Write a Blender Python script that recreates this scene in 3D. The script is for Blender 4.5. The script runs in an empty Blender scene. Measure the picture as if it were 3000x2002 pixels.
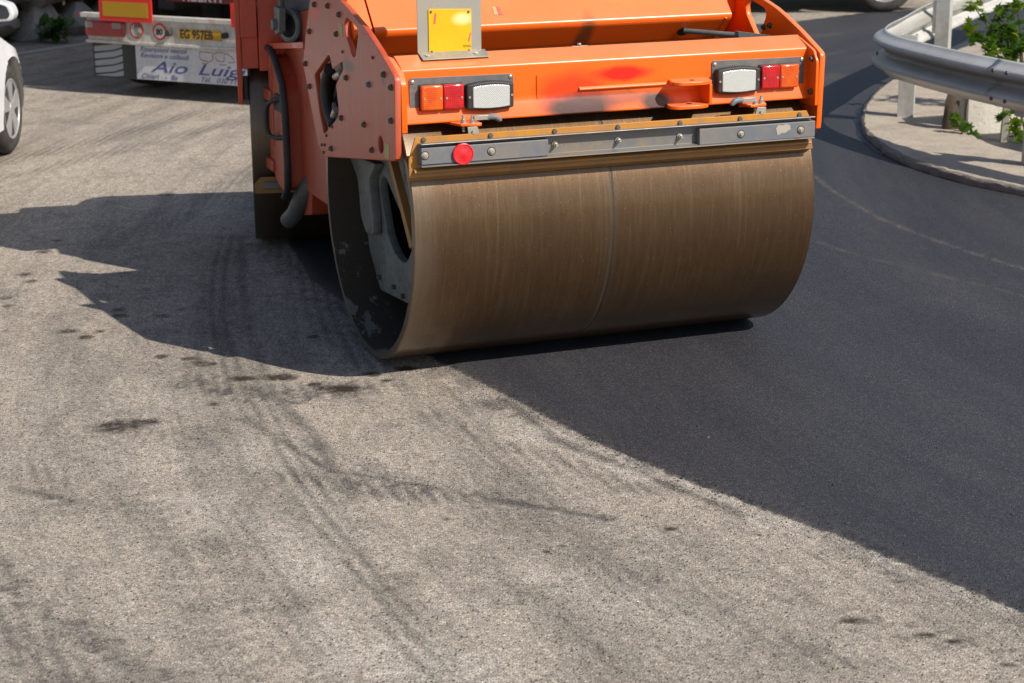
import bpy, bmesh, math, random
import numpy as np
from mathutils import Vector, Matrix

random.seed(7)
rng = np.random.default_rng(11)
S = bpy.context.scene
COL = S.collection
PI = math.pi

# ------------------------------------------------------------------ camera
CAM_H, PITCH, ROLL = 2.1147, 0.278, -0.0059
cam_data = bpy.data.cameras.new('camera')
cam = bpy.data.objects.new('camera', cam_data)
COL.objects.link(cam)
cam_data.sensor_width = 36.0
cam_data.lens = 65.29
cam_data.clip_start = 0.1
cam_data.clip_end = 600
_r = Vector((1, 0, 0)); _u = Vector((0, math.sin(PITCH), math.cos(PITCH))); _f = Vector((0, math.cos(PITCH), -math.sin(PITCH)))
_c, _s = math.cos(ROLL), math.sin(ROLL)
_R = _r * _c + _u * _s; _U = _u * _c - _r * _s
cam.matrix_world = Matrix(((_R.x, _U.x, -_f.x, 0), (_R.y, _U.y, -_f.y, 0), (_R.z, _U.z, -_f.z, CAM_H), (0, 0, 0, 1)))
cam_data.dof.use_dof = True
cam_data.dof.focus_distance = 6.9
cam_data.dof.aperture_fstop = 5.6
S.camera = cam

# ------------------------------------------------------------------ light
SUN_AZ, SUN_EL = math.radians(-36), math.radians(41)
to_sun = Vector((math.cos(SUN_AZ) * math.cos(SUN_EL), math.sin(SUN_AZ) * math.cos(SUN_EL), math.sin(SUN_EL)))
w = bpy.data.worlds.new('World'); S.world = w; w.use_nodes = True
nt = w.node_tree; nt.nodes.clear()
sky = nt.nodes.new('ShaderNodeTexSky'); sky.sky_type = 'NISHITA'; sky.sun_disc = False
sky.sun_elevation = SUN_EL; sky.sun_rotation = math.atan2(to_sun.x, to_sun.y)
bg = nt.nodes.new('ShaderNodeBackground'); bg.inputs[1].default_value = 0.085
wo = nt.nodes.new('ShaderNodeOutputWorld')
nt.links.new(sky.outputs[0], bg.inputs[0]); nt.links.new(bg.outputs[0], wo.inputs[0])
sl = bpy.data.lights.new('sun', 'SUN'); sl.energy = 4.3; sl.angle = math.radians(0.5); sl.color = (1.0, 0.93, 0.83)
so = bpy.data.objects.new('sun', sl); COL.objects.link(so); so.location = (8, -6, 12)
so.rotation_euler = to_sun.to_track_quat('Z', 'Y').to_euler()
S.view_settings.view_transform = 'Standard'; S.view_settings.look = 'None'
S.view_settings.exposure = 0.35; S.view_settings.gamma = 1.0
S.view_settings.use_curve_mapping = False
S.render.engine = 'CYCLES'
S.cycles.use_denoising = True
S.cycles.denoising_input_passes = 'RGB_ALBEDO_NORMAL'
S.cycles.denoising_prefilter = 'ACCURATE'
S.cycles.max_bounces = 6
S.render.filter_size = 1.05
S.cycles.use_adaptive_sampling = False

# ------------------------------------------------------------------ materials
MATS = {}
class NT:
    def __init__(s, name):
        s.m = bpy.data.materials.new(name); s.m.use_nodes = True
        s.t = s.m.node_tree; s.b = s.t.nodes['Principled BSDF']; s.co = None
    def n(s, kind, **kw):
        o = s.t.nodes.new(kind)
        for k, v in kw.items():
            if k.startswith('i_'):
                o.inputs[int(k[2:]) if k[2:].isdigit() else k[2:].replace('_', ' ')].default_value = v
            else: setattr(o, k, v)
        return o
    def l(s, a, b): s.t.links.new(a, b)
    def coord(s, scale=(1, 1, 1), out='Object'):
        if s.co is None: s.co = s.n('ShaderNodeTexCoord')
        mp = s.n('ShaderNodeMapping'); mp.inputs['Scale'].default_value = scale
        s.l(s.co.outputs[out], mp.inputs[0]); return mp.outputs[0]
    def noise(s, scale, detail=4, rough=.55, vec=None, dist=0):
        o = s.n('ShaderNodeTexNoise'); o.inputs['Scale'].default_value = scale; o.inputs['Detail'].default_value = detail
        o.inputs['Roughness'].default_value = rough; o.inputs['Distortion'].default_value = dist
        s.l(vec or s.coord(), o.inputs['Vector']); return o.outputs['Fac']
    def vor(s, scale, vec=None, out='Distance', feature='F1', rand=1.0):
        o = s.n('ShaderNodeTexVoronoi'); o.feature = feature; o.inputs['Scale'].default_value = scale; o.inputs['Randomness'].default_value = rand
        s.l(vec or s.coord(), o.inputs['Vector']); return o.outputs[out]
    def ramp(s, fac, stops, interp='LINEAR'):
        o = s.n('ShaderNodeValToRGB'); o.color_ramp.interpolation = interp
        e = o.color_ramp.elements
        while len(e) < len(stops): e.new(0.5)
        for el, (p, c) in zip(e, stops):
            el.position = p; el.color = (c, c, c, 1) if not isinstance(c, tuple) else (*c, 1)
        s.l(fac, o.inputs[0]); return o.outputs[0]
    def mix(s, fac, a, b, mode='MIX'):
        o = s.n('ShaderNodeMix', data_type='RGBA', blend_type=mode)
        for i, v in ((0, fac), (6, a), (7, b)):
            sock = o.inputs[i]
            if isinstance(v, (int, float)): sock.default_value = v if i == 0 else (v, v, v, 1)
            elif isinstance(v, tuple): sock.default_value = (*v, 1)
            else: s.l(v, sock)
        return o.outputs[2]
    def math(s, op, a, b=0.0):
        o = s.n('ShaderNodeMath', operation=op)
        for sock, v in ((o.inputs[0], a), (o.inputs[1], b)):
            if isinstance(v, (int, float)): sock.default_value = v
            else: s.l(v, sock)
        return o.outputs[0]
    def attr(s, name):
        o = s.n('ShaderNodeAttribute'); o.attribute_name = name; return o.outputs['Fac']
    def bump(s, h, strength=.3, dist=.01, prev=None):
        o = s.n('ShaderNodeBump'); o.inputs['Strength'].default_value = strength; o.inputs['Distance'].default_value = dist
        s.l(h, o.inputs['Height'])
        if prev is not None: s.l(prev, o.inputs['Normal'])
        return o.outputs[0]
    def set(s, **kw):
        names = dict(color='Base Color', rough='Roughness', metal='Metallic', normal='Normal', coat='Coat Weight', coat_rough='Coat Roughness',
                     spec='Specular IOR Level', trans='Transmission Weight', sss='Subsurface Weight')
        for k, v in kw.items():
            sk = s.b.inputs[names[k]]
            if isinstance(v, tuple): sk.default_value = (*v, 1)
            elif isinstance(v, (int, float)): sk.default_value = v
            else: s.l(v, sk)
        return s.m

def dirty(name, base, rough=.45, metal=0., dirt=(.16, .12, .085), amount=.35, scale=6, coat=0., bumps=.05, rust=None, dust_up=0., spec=.5):
    """painted / metal surface with blotchy dirt, fine grain, optional rust chips and settled dust"""
    k = NT(name)
    n1 = k.noise(scale, 6, .65); n2 = k.noise(scale * 9, 4, .6)
    f = k.ramp(k.math('MULTIPLY', n1, k.math('ADD', n2, .45)), [(.36, 0.), (.68, 1.)])
    c = k.mix(k.math('MULTIPLY', f, amount), base, dirt)
    if rust:
        rn = k.noise(scale * 5, 8, .72); rf = k.ramp(rn, [(.64, 0.), (.68, 1.)])
        c = k.mix(rf, c, rust)
    if dust_up:
        g = k.n('ShaderNodeNewGeometry'); sp = k.n('ShaderNodeSeparateXYZ'); k.l(g.outputs['Normal'], sp.inputs[0])
        d = k.math('MULTIPLY', k.ramp(sp.outputs[2], [(.35, 0.), (.95, 1.)]), dust_up)
        c = k.mix(k.math('MULTIPLY', d, k.math('ADD', n1, .4)), c, (.46, .36, .26))
    fine = k.noise(scale * 45, 3, .6)
    k.set(color=c, rough=k.math('ADD', k.math('MULTIPLY', f, .25), rough), metal=metal, coat=coat, spec=spec,
          normal=k.bump(k.math('ADD', k.math('MULTIPLY', fine, .4), n1), bumps, .01))
    return k.m

def plain(name, base, rough=.5, metal=0.): 
    k = NT(name); n = k.noise(25, 4); k.set(color=k.mix(k.math('MULTIPLY', n, .5), base, tuple(x * .72 for x in base)), rough=rough, metal=metal); return k.m

def sweep_coord(k):
    """coordinates that follow the bend: across the lane, along the lane"""
    co = k.coord(); sub = k.n('ShaderNodeVectorMath', operation='SUBTRACT'); sub.inputs[1].default_value = (12.1, 10.3, 0); k.l(co, sub.inputs[0])
    sp = k.n('ShaderNodeSeparateXYZ'); k.l(sub.outputs[0], sp.inputs[0]); ln = k.n('ShaderNodeVectorMath', operation='LENGTH'); k.l(sub.outputs[0], ln.inputs[0])
    th = k.math('ARCTAN2', k.math('MULTIPLY', sp.outputs[1], -1.), k.math('MULTIPLY', sp.outputs[0], -1.)); cb = k.n('ShaderNodeCombineXYZ')
    k.l(ln.outputs['Value'], cb.inputs[0]); k.l(k.math('MULTIPLY', th, 13.), cb.inputs[1]); return cb.outputs[0]
def scaled(k, v, sc):
    mp = k.n('ShaderNodeMapping'); mp.inputs['Scale'].default_value = sc; k.l(v, mp.inputs[0]); return mp.outputs[0]

def old_colour(k):
    swc = sweep_coord(k)
    big = k.noise(.8, 5, .6); mid = k.noise(3.2, 7, .72, dist=.5)
    s1 = k.noise(1., 6, .68, vec=scaled(k, swc, (3.2, .42, 1)), dist=.5); s2 = k.noise(1., 6, .7, vec=scaled(k, swc, (11, .9, 1)), dist=.3); s3 = k.noise(1., 5, .7, vec=scaled(k, swc, (1.3, .25, 1)), dist=.4)
    base = k.mix(k.ramp(big, [(.36, 0.), (.64, 1.)]), (.375, .325, .268), (.445, .388, .322))
    base = k.mix(k.math('MULTIPLY', k.ramp(s1, [(.46, 0.), (.66, 1.)]), .72), base, (.175, .156, .138))
    base = k.mix(k.math('MULTIPLY', k.ramp(s3, [(.52, 0.), (.66, 1.)]), .6), base, (.41, .36, .30))
    base = k.mix(k.math('MULTIPLY', k.ramp(mid, [(.5, 0.), (.68, 1.)]), .62), base, (.155, .138, .124))
    base = k.mix(k.math('MULTIPLY', k.ramp(s2, [(.54, 0.), (.74, 1.)]), .6), base, (.145, .13, .118))
    base = k.mix(k.math('MULTIPLY', k.ramp(k.noise(6, 6, .75), [(.56, 0.), (.72, 1.)]), .6), base, (.45, .405, .345))
    return base, swc

def old_surface(k, b):
    """fill the shader b with the worn road: colour, grain, pits, tyre marks, oily stains"""
    base, swc = old_colour(k)
    dust, rub, oil = k.attr('dust'), k.attr('rubber'), k.attr('oil')
    brk = k.ramp(k.noise(9, 7, .75), [(.3, .25), (.62, 1.)])
    base = k.mix(k.math('MULTIPLY', k.math('MULTIPLY', dust, brk), .8), base, (.53, .475, .41))
    # aggregate: every grain its own tone, dark gaps between
    v1 = k.vor(150, out='Color'); d1 = k.vor(150); v2 = k.vor(340, out='Color')
    sep = k.n('ShaderNodeSeparateColor'); k.l(v1, sep.inputs[0]); sep2 = k.n('ShaderNodeSeparateColor'); k.l(v2, sep2.inputs[0])
    gr = k.ramp(sep.outputs[0], [(0., .52), (.12, .75), (.6, 1.0), (.93, 1.18), (1., 1.5)])
    base = k.mix(1., base, gr, 'MULTIPLY')
    gr2 = k.ramp(sep2.outputs[0], [(0., .42), (.2, .84), (.8, 1.1), (1., 1.5)])
    base = k.mix(1., base, gr2, 'MULTIPLY')
    gm = k.noise(42, 9, .82); base = k.mix(1., base, k.ramp(gm, [(.28, .68), (.5, 1.02), (.72, 1.24)]), 'MULTIPLY')
    gn = k.noise(1., 8, .8, vec=scaled(k, swc, (55, 14, 1))); base = k.mix(1., base, k.ramp(gn, [(.3, .7), (.5, 1.0), (.7, 1.18)]), 'MULTIPLY')
    pv = k.n('ShaderNodeTexVoronoi'); pv.inputs['Scale'].default_value = 72; k.l(k.coord(), pv.inputs['Vector']); ps = k.n('ShaderNodeSeparateColor'); k.l(pv.outputs['Color'], ps.inputs[0])
    hole = k.math('MULTIPLY', k.ramp(pv.outputs['Distance'], [(.16, 1.), (.34, 0.)]), k.ramp(k.math('ADD', ps.outputs[0], k.math('MULTIPLY', k.math('SUBTRACT', k.noise(1.6, 4), .5), .9)), [(.74, 0.), (.82, 1.)]))
    base = k.mix(k.math('MULTIPLY', hole, .72), base, (.075, .068, .062))
    lite = k.math('MULTIPLY', k.ramp(pv.outputs['Distance'], [(.2, 1.), (.36, 0.)]), k.ramp(ps.outputs[1], [(.93, 0.), (.95, .8)])); base = k.mix(lite, base, (.58, .52, .45))
    warm = k.ramp(sep.outputs[1], [(.965, 0.), (.975, .45)])
    base = k.mix(warm, base, (.40, .24, .13))
    pits = k.ramp(k.math('ADD', k.noise(95, 3, .6), k.math('MULTIPLY', k.noise(2.2, 5), .4)), [(.37, 1.), (.455, 0.)])
    base = k.mix(k.math('MULTIPLY', pits, .75), base, (.075, .069, .064))
    rb = k.math('MULTIPLY', rub, k.ramp(k.noise(1., 7, .75, vec=scaled(k, swc, (24, 6, 1))), [(.26, .2), (.58, 1.)]))
    rb = k.math('MULTIPLY', rb, k.ramp(k.noise(110, 5, .8), [(.34, .25), (.6, 1.3)]))
    base = k.mix(k.math('MINIMUM', rb, .9), base, (.058, .053, .052))
    oi = k.math('MULTIPLY', oil, k.ramp(k.noise(48, 6, .75), [(.25, .25), (.55, 1.1)]))
    oi = k.ramp(oi, [(.22, 0.), (.85, 1.)])
    base = k.mix(k.math('MULTIPLY', oi, .93), base, (.034, .024, .017))
    h = k.math('ADD', k.math('MULTIPLY', k.math('SUBTRACT', 1., d1), .5), k.math('MULTIPLY', k.noise(230, 3), .5))
    h2 = k.math('SUBTRACT', h, k.math('ADD', k.math('MULTIPLY', pits, .8), k.math('MULTIPLY', hole, 1.4)))
    nb = k.bump(h2, .9, .007)
    nb = k.bump(k.noise(11, 5), .25, .02, nb)
    keep = k.b; k.b = b; k.set(color=base, rough=k.mix(oi, .93, .55), normal=nb, spec=.25); k.b = keep

def mat_old_road():
    k = NT('old_asphalt'); old_surface(k, k.b); return k.m

def mat_fresh():
    k = NT('fresh_asphalt')
    v1 = k.vor(240, out='Color'); d1 = k.vor(240); sep = k.n('ShaderNodeSeparateColor'); k.l(v1, sep.inputs[0])
    v2 = k.vor(520, out='Color'); s2 = k.n('ShaderNodeSeparateColor'); k.l(v2, s2.inputs[0])
    swc = sweep_coord(k); big = k.noise(.7, 4, .6); ps = k.noise(1., 5, .65, vec=scaled(k, swc, (2.6, .25, 1)), dist=.3)
    c = k.mix(big, (.030, .031, .038), (.041, .041, .048))
    c = k.mix(k.ramp(ps, [(.42, 0.), (.68, .8)]), c, (.055, .054, .059))
    c = k.mix(1., c, k.ramp(sep.outputs[0], [(0., .5), (.5, .95), (.9, 1.25), (1., 2.2)]), 'MULTIPLY')
    c = k.mix(1., c, k.ramp(s2.outputs[0], [(0., .6), (.5, 1.), (.975, 1.25), (1., 3.)]), 'MULTIPLY')
    du = k.attr('roller_line')
    c = k.mix(k.math('MULTIPLY', du, k.ramp(k.noise(60, 4, .7), [(.38, 0.), (.62, 1.)])), c, (.22, .17, .12))
    bn = k.noise(2.2, 6, .7)
    c = k.mix(k.ramp(bn, [(.55, 0.), (.8, .25)]), c, (.095, .086, .077))
    # feathered joint: the new mix thins out into the dusty old surface
    e = k.math('ADD', k.attr('edge'), k.math('MULTIPLY', k.math('SUBTRACT', k.noise(26, 6, .75), .5), .06)); e = k.math('ADD', e, k.math('MULTIPLY', k.math('SUBTRACT', k.noise(180, 3, .7), .5), .03))
    f = k.ramp(e, [(.0, 0.), (.012, 1.)])
    thin = k.math('MULTIPLY', k.ramp(e, [(.0, .55), (.10, 0.)]), k.ramp(k.noise(40, 5, .75), [(.45, 0.), (.62, .7)]))
    c = k.mix(thin, c, (.17, .15, .13))
    h = k.math('ADD', k.math('SUBTRACT', 1., d1), k.math('MULTIPLY', k.noise(300, 3), .5))
    k.set(color=c, rough=.56, normal=k.bump(h, .55, .005), spec=.4)
    ob = k.n('ShaderNodeBsdfPrincipled'); old_surface(k, ob); ms = k.n('ShaderNodeMixShader'); k.l(f, ms.inputs[0]); k.l(ob.outputs[0], ms.inputs[1]); k.l(k.b.outputs[0], ms.inputs[2])
    k.l(ms.outputs[0], k.t.nodes['Material Output'].inputs[0])
    return k.m

def mat_drum():
    k = NT('drum_steel')
    st = k.noise(1., 6, .7, vec=k.coord((430, 12, 12))); st2 = k.noise(1., 4, .6, vec=k.coord((75, 2.2, 2.2))); fine = k.noise(190, 3, .7)
    bl = k.noise(3.2, 5, .65)
    c = k.mix(k.ramp(st, [(.3, 0.), (.72, 1.)]), (.074, .036, .012), (.132, .076, .034))
    c = k.mix(k.math('MULTIPLY', k.ramp(st2, [(.5, 0.), (.72, 1.)]), .4), c, (.17, .118, .07))
    c = k.mix(k.math('MULTIPLY', k.ramp(bl, [(.45, 0.), (.7, 1.)]), .5), c, (.058, .028, .010))
    c = k.mix(k.ramp(fine, [(.66, 0.), (.74, .55)]), c, (.62, .56, .48))
    xs = k.n('ShaderNodeSeparateXYZ'); k.l(k.coord(), xs.inputs[0])
    edge = k.ramp(xs.outputs[0], [(.0, 1.), (.055, .55), (.12, 0.)])
    c = k.mix(k.math('MULTIPLY', edge, k.math('MULTIPLY', bl, .7)), c, (.26, .22, .17))
    seam = k.ramp(k.math('ABSOLUTE', k.math('SUBTRACT', xs.outputs[0], .80)), [(.006, .75), (.03, 0.)])
    c = k.mix(k.math('MULTIPLY', seam, .45), c, (.12, .10, .08))
    h = k.math('ADD', k.math('MULTIPLY', st, .8), k.math('MULTIPLY', fine, .45))
    k.set(color=c, rough=k.math('ADD', k.math('MULTIPLY', bl, .2), k.ramp(st, [(.3, .28), (.7, .38)])), metal=.70, normal=k.bump(h, .25, .004), coat=.5, coat_rough=.16)
    return k.m

def mat_drum_inner():
    k = NT('drum_inner_dirt')
    n = k.noise(5, 6, .7, vec=k.coord((1.4, 1, 1))); g = k.noise(60, 4, .7)
    c = k.mix(g, (.028, .02, .013), (.065, .045, .028))
    c = k.mix(k.ramp(n, [(.58, 0.), (.61, .85)]), c, (.19, .18, .155))
    k.set(color=c, rough=.75, normal=k.bump(g, .3, .004)); return k.m

def mat_orange():
    """bumper and hood paint: glossy orange, scuffs, a few red and sooty smudges"""
    k = NT('orange_paint')
    n1 = k.noise(7, 6, .65); n2 = k.noise(70, 4, .65)
    c = k.mix(k.math('MULTIPLY', k.ramp(n1, [(.45, 0.), (.75, 1.)]), .16), (.86, .125, .002), (.66, .12, .014))
    chip = k.ramp(k.noise(38, 8, .7), [(.69, 0.), (.72, 1.)])
    c = k.mix(k.math('MULTIPLY', chip, .8), c, (.12, .05, .03))
    spl = k.ramp(k.math('ADD', k.vor(55), k.math('MULTIPLY', k.noise(9, 4), .6)), [(.335, .85), (.36, 0.)])
    c = k.mix(spl, c, (.09, .04, .022))
    run = k.noise(1., 6, .7, vec=k.coord((26, 3, 2.2)))
    c = k.mix(k.math('MULTIPLY', k.ramp(run, [(.52, 0.), (.72, 1.)]), .2), c, (.42, .15, .05))
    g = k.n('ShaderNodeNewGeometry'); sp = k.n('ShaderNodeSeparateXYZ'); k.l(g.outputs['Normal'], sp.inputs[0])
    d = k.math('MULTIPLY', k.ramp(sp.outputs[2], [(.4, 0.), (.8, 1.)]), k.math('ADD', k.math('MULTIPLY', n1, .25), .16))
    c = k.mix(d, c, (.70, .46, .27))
    k.set(color=c, rough=k.math('ADD', k.math('MULTIPLY', n2, .14), .3), coat=.2, coat_rough=.18, spec=.35, normal=k.bump(n1, .04, .02)); return k.m

def mat_bumper(name='bumper_paint'):
    m = mat_orange(); m.name = name
    k = NT.__new__(NT); k.m = m; k.t = m.node_tree; k.b = k.t.nodes['Principled BSDF']; k.co = None
    src = k.b.inputs['Base Color'].links[0].from_socket
    co = k.n('ShaderNodeTexCoord'); nz = k.noise(9, 3, .6)
    def blob(cu, cz, ru, rz, soft=.0):
        mp = k.n('ShaderNodeMapping'); mp.inputs['Location'].default_value = (-cu / ru, 0, -cz / rz); mp.inputs['Scale'].default_value = (1 / ru, 0, 1 / rz)
        k.l(co.outputs['Object'], mp.inputs[0]); ln = k.n('ShaderNodeVectorMath', operation='LENGTH'); k.l(mp.outputs[0], ln.inputs[0])
        return k.ramp(k.math('ADD', ln.outputs['Value'], k.math('MULTIPLY', k.math('SUBTRACT', nz, .5), .5)), [(.5, 1.), (1.05, 0.)])
    if name == 'hood_paint':
        c = k.mix(k.math('MULTIPLY', blob(.955, 1.20, .05, .16), .75), src, (.085, .05, .022)); k.l(c, k.b.inputs['Base Color']); return m
    # paint smudges where the lettering has been sprayed over, plus shading painted below the ridge
    c = k.mix(k.math('MULTIPLY', blob(.90, 1.145, .15, .036), .95), src, (.80, .006, .002))
    c = k.mix(k.math('MULTIPLY', blob(.70, 1.085, .19, .10), .8), c, (.62, .03, .003))
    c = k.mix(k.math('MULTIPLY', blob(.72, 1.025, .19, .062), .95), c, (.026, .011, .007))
    c = k.mix(k.math('MULTIPLY', blob(.88, 1.055, .19, .036), .6), c, (.09, .018, .007))  # dark shading under the ridge, put into the paint colour
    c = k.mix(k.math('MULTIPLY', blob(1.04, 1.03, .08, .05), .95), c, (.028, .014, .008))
    k.l(c, k.b.inputs['Base Color']); return m

def mat_plate_side():
    """outer side plates: the same orange faded and filmed with road dust"""
    k = NT('dusty_orange_paint')
    n1 = k.noise(4, 6, .65); n2 = k.noise(90, 4, .65); run = k.noise(1., 5, .7, vec=k.coord((9, 22, 1.3)))
    c = k.mix(k.ramp(n1, [(.35, 0.), (.7, 1.)]), (.50, .062, .016), (.43, .082, .036))
    c = k.mix(k.math('MULTIPLY', k.ramp(run, [(.45, 0.), (.7, 1.)]), .35), c, (.38, .20, .15))
    c = k.mix(k.ramp(k.noise(26, 8, .72), [(.69, 0.), (.73, .8)]), c, (.10, .055, .04))
    def blob(cv, cz, rv, rz):
        mp = k.n('ShaderNodeMapping'); mp.inputs['Location'].default_value = (0, -cv / rv, -cz / rz); mp.inputs['Scale'].default_value = (0, 1 / rv, 1 / rz)
        k.l(k.co.outputs['Object'], mp.inputs[0]); ln = k.n('ShaderNodeVectorMath', operation='LENGTH'); k.l(mp.outputs[0], ln.inputs[0])
        return k.ramp(k.math('ADD', ln.outputs['Value'], k.math('MULTIPLY', k.math('SUBTRACT', n1, .5), .8)), [(.35, 1.), (1., 0.)])
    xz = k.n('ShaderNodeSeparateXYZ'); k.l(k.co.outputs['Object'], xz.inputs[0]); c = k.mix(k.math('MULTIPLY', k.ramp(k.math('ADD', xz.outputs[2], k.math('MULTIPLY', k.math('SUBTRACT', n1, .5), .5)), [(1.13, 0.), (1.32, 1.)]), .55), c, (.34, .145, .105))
    c = k.mix(k.math('MULTIPLY', blob(.03, 1.165, .11, .035), .8), c, (.06, .05, .048))
    c = k.mix(k.math('MULTIPLY', blob(.50, 1.325, .09, .035), .8), c, (.75, .03, .02))
    c = k.mix(k.math('MULTIPLY', blob(-.43, 1.17, .05, .03), .6), c, (.07, .05, .045))
    c = k.mix(k.math('MULTIPLY', blob(.0, 1.07, .03, .02), .6), c, (.12, .16, .17))
    k.set(color=c, rough=k.math('ADD', k.math('MULTIPLY', n2, .2), .34), coat=.12, coat_rough=.35, normal=k.bump(n2, .06, .004)); return k.m

def mat_lens(name, c1, c2, deep):
    k = NT(name)
    br = k.n('ShaderNodeTexBrick'); br.offset = 0.; br.inputs['Scale'].default_value = 1.; br.inputs['Mortar Size'].default_value = .0016
    br.inputs['Brick Width'].default_value = .0075; br.inputs['Row Height'].default_value = .0075; br.inputs['Mortar Smooth'].default_value = .6
    vr = k.n('ShaderNodeMapping'); vr.inputs['Rotation'].default_value = (PI / 2, 0, 0); co = k.n('ShaderNodeTexCoord')
    k.l(co.outputs['Object'], vr.inputs[0]); k.l(vr.outputs[0], br.inputs['Vector'])
    n = k.noise(24, 3)
    c = k.mix(k.ramp(n, [(.35, 0.), (.68, 1.)]), c1, c2)
    c = k.mix(k.math('MULTIPLY', br.outputs['Fac'], .45), c, deep)
    k.set(color=c, rough=.14, coat=.6, coat_rough=.05, sss=.25, normal=k.bump(br.outputs['Fac'], .35, .002)); k.b.inputs['Subsurface Radius'].default_value = (.02, .008, .004)
    k.b.inputs['Subsurface Scale'].default_value = .6
    return k.m

def mat_glass_lens():
    k = NT('faceted_glass')
    v = k.n('ShaderNodeTexVoronoi'); v.inputs['Scale'].default_value = 160; v.inputs['Randomness'].default_value = .2
    mp = k.n('ShaderNodeMapping'); mp.inputs['Rotation'].default_value = (0, PI / 4, 0); co = k.n('ShaderNodeTexCoord')
    mp.inputs['Scale'].default_value = (1, 0, 1)
    k.l(co.outputs['Object'], mp.inputs[0]); k.l(mp.outputs[0], v.inputs['Vector'])
    c = k.mix(k.ramp(v.outputs['Distance'], [(.25, 0.), (.6, 1.)]), (.70, .71, .69), (.54, .55, .54))
    k.set(color=c, rough=.16, metal=.35, normal=k.bump(v.outputs['Distance'], .35, .003), coat=.5); return k.m

def mat_concrete(name, base, dark, scale=8, speck=True):
    k = NT(name); n1 = k.noise(scale, 7, .7); n2 = k.noise(scale * 14, 4, .7); n3 = k.noise(scale * .3, 4)
    c = k.mix(k.ramp(n1, [(.38, 0.), (.66, 1.)]), base, tuple(x * .76 for x in base))
    c = k.mix(k.ramp(n2, [(.54, 0.), (.68, .8)]), c, dark); c = k.mix(k.ramp(n3, [(.5, 0.), (.7, .4)]), c, tuple(x * 1.15 for x in base))
    k.set(color=c, rough=.9, normal=k.bump(k.math('ADD', n2, n1), .5, .01), spec=.25); return k.m

def mat_leaf(name, a, b):
    k = NT(name); n = k.noise(6, 4); o = k.n('ShaderNodeObjectInfo')
    c = k.mix(o.outputs['Random'], a, b); c = k.mix(k.math('MULTIPLY', n, .5), c, tuple(x * .6 for x in a))
    k.set(color=c, rough=.42, spec=.5)
    tr = k.n('ShaderNodeBsdfTranslucent'); k.l(k.mix(.5, c, (.25, .42, .03)), tr.inputs[0]); ms = k.n('ShaderNodeMixShader'); ms.inputs[0].default_value = .3
    out = k.t.nodes['Material Output']; k.l(k.b.outputs[0], ms.inputs[1]); k.l(tr.outputs[0], ms.inputs[2]); k.l(ms.outputs[0], out.inputs[0]); return k.m

def mat_rock():
    k = NT('retaining_stone'); n1 = k.noise(3.5, 7, .7); n2 = k.noise(22, 5, .7); o = k.n('ShaderNodeObjectInfo')
    c = k.mix(k.ramp(n1, [(.35, 0.), (.65, 1.)]), (.30, .265, .23), (.56, .50, .43)); c = k.mix(k.math('MULTIPLY', o.outputs['Random'], .6), c, (.38, .355, .335))
    c = k.mix(k.ramp(n2, [(.58, 0.), (.7, .7)]), c, (.06, .052, .045))
    k.set(color=c, rough=.92, normal=k.bump(n2, .6, .03), spec=.2); return k.m

def mat_scraper():
    k = NT('ochre_paint'); n1 = k.noise(9, 6, .7); st = k.noise(1., 6, .7, vec=k.coord((30, 4, 3)))
    c = k.mix(k.ramp(n1, [(.4, 0.), (.65, 1.)]), (.52, .215, .012), (.42, .18, .04)); c = k.mix(k.ramp(st, [(.5, 0.), (.7, .6)]), c, (.30, .17, .075))
    c = k.mix(k.ramp(k.noise(30, 8, .75), [(.6, 0.), (.7, .8)]), c, (.14, .06, .025))
    zs = k.n('ShaderNodeSeparateXYZ'); k.l(k.coord(), zs.inputs[0])
    low = k.ramp(zs.outputs[2], [(.85, .85), (.90, .1)])
    c = k.mix(k.math('MULTIPLY', low, k.math('ADD', st, .2)), c, (.24, .14, .07))
    k.set(color=c, rough=.55, normal=k.bump(n1, .12, .01)); return k.m

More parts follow.
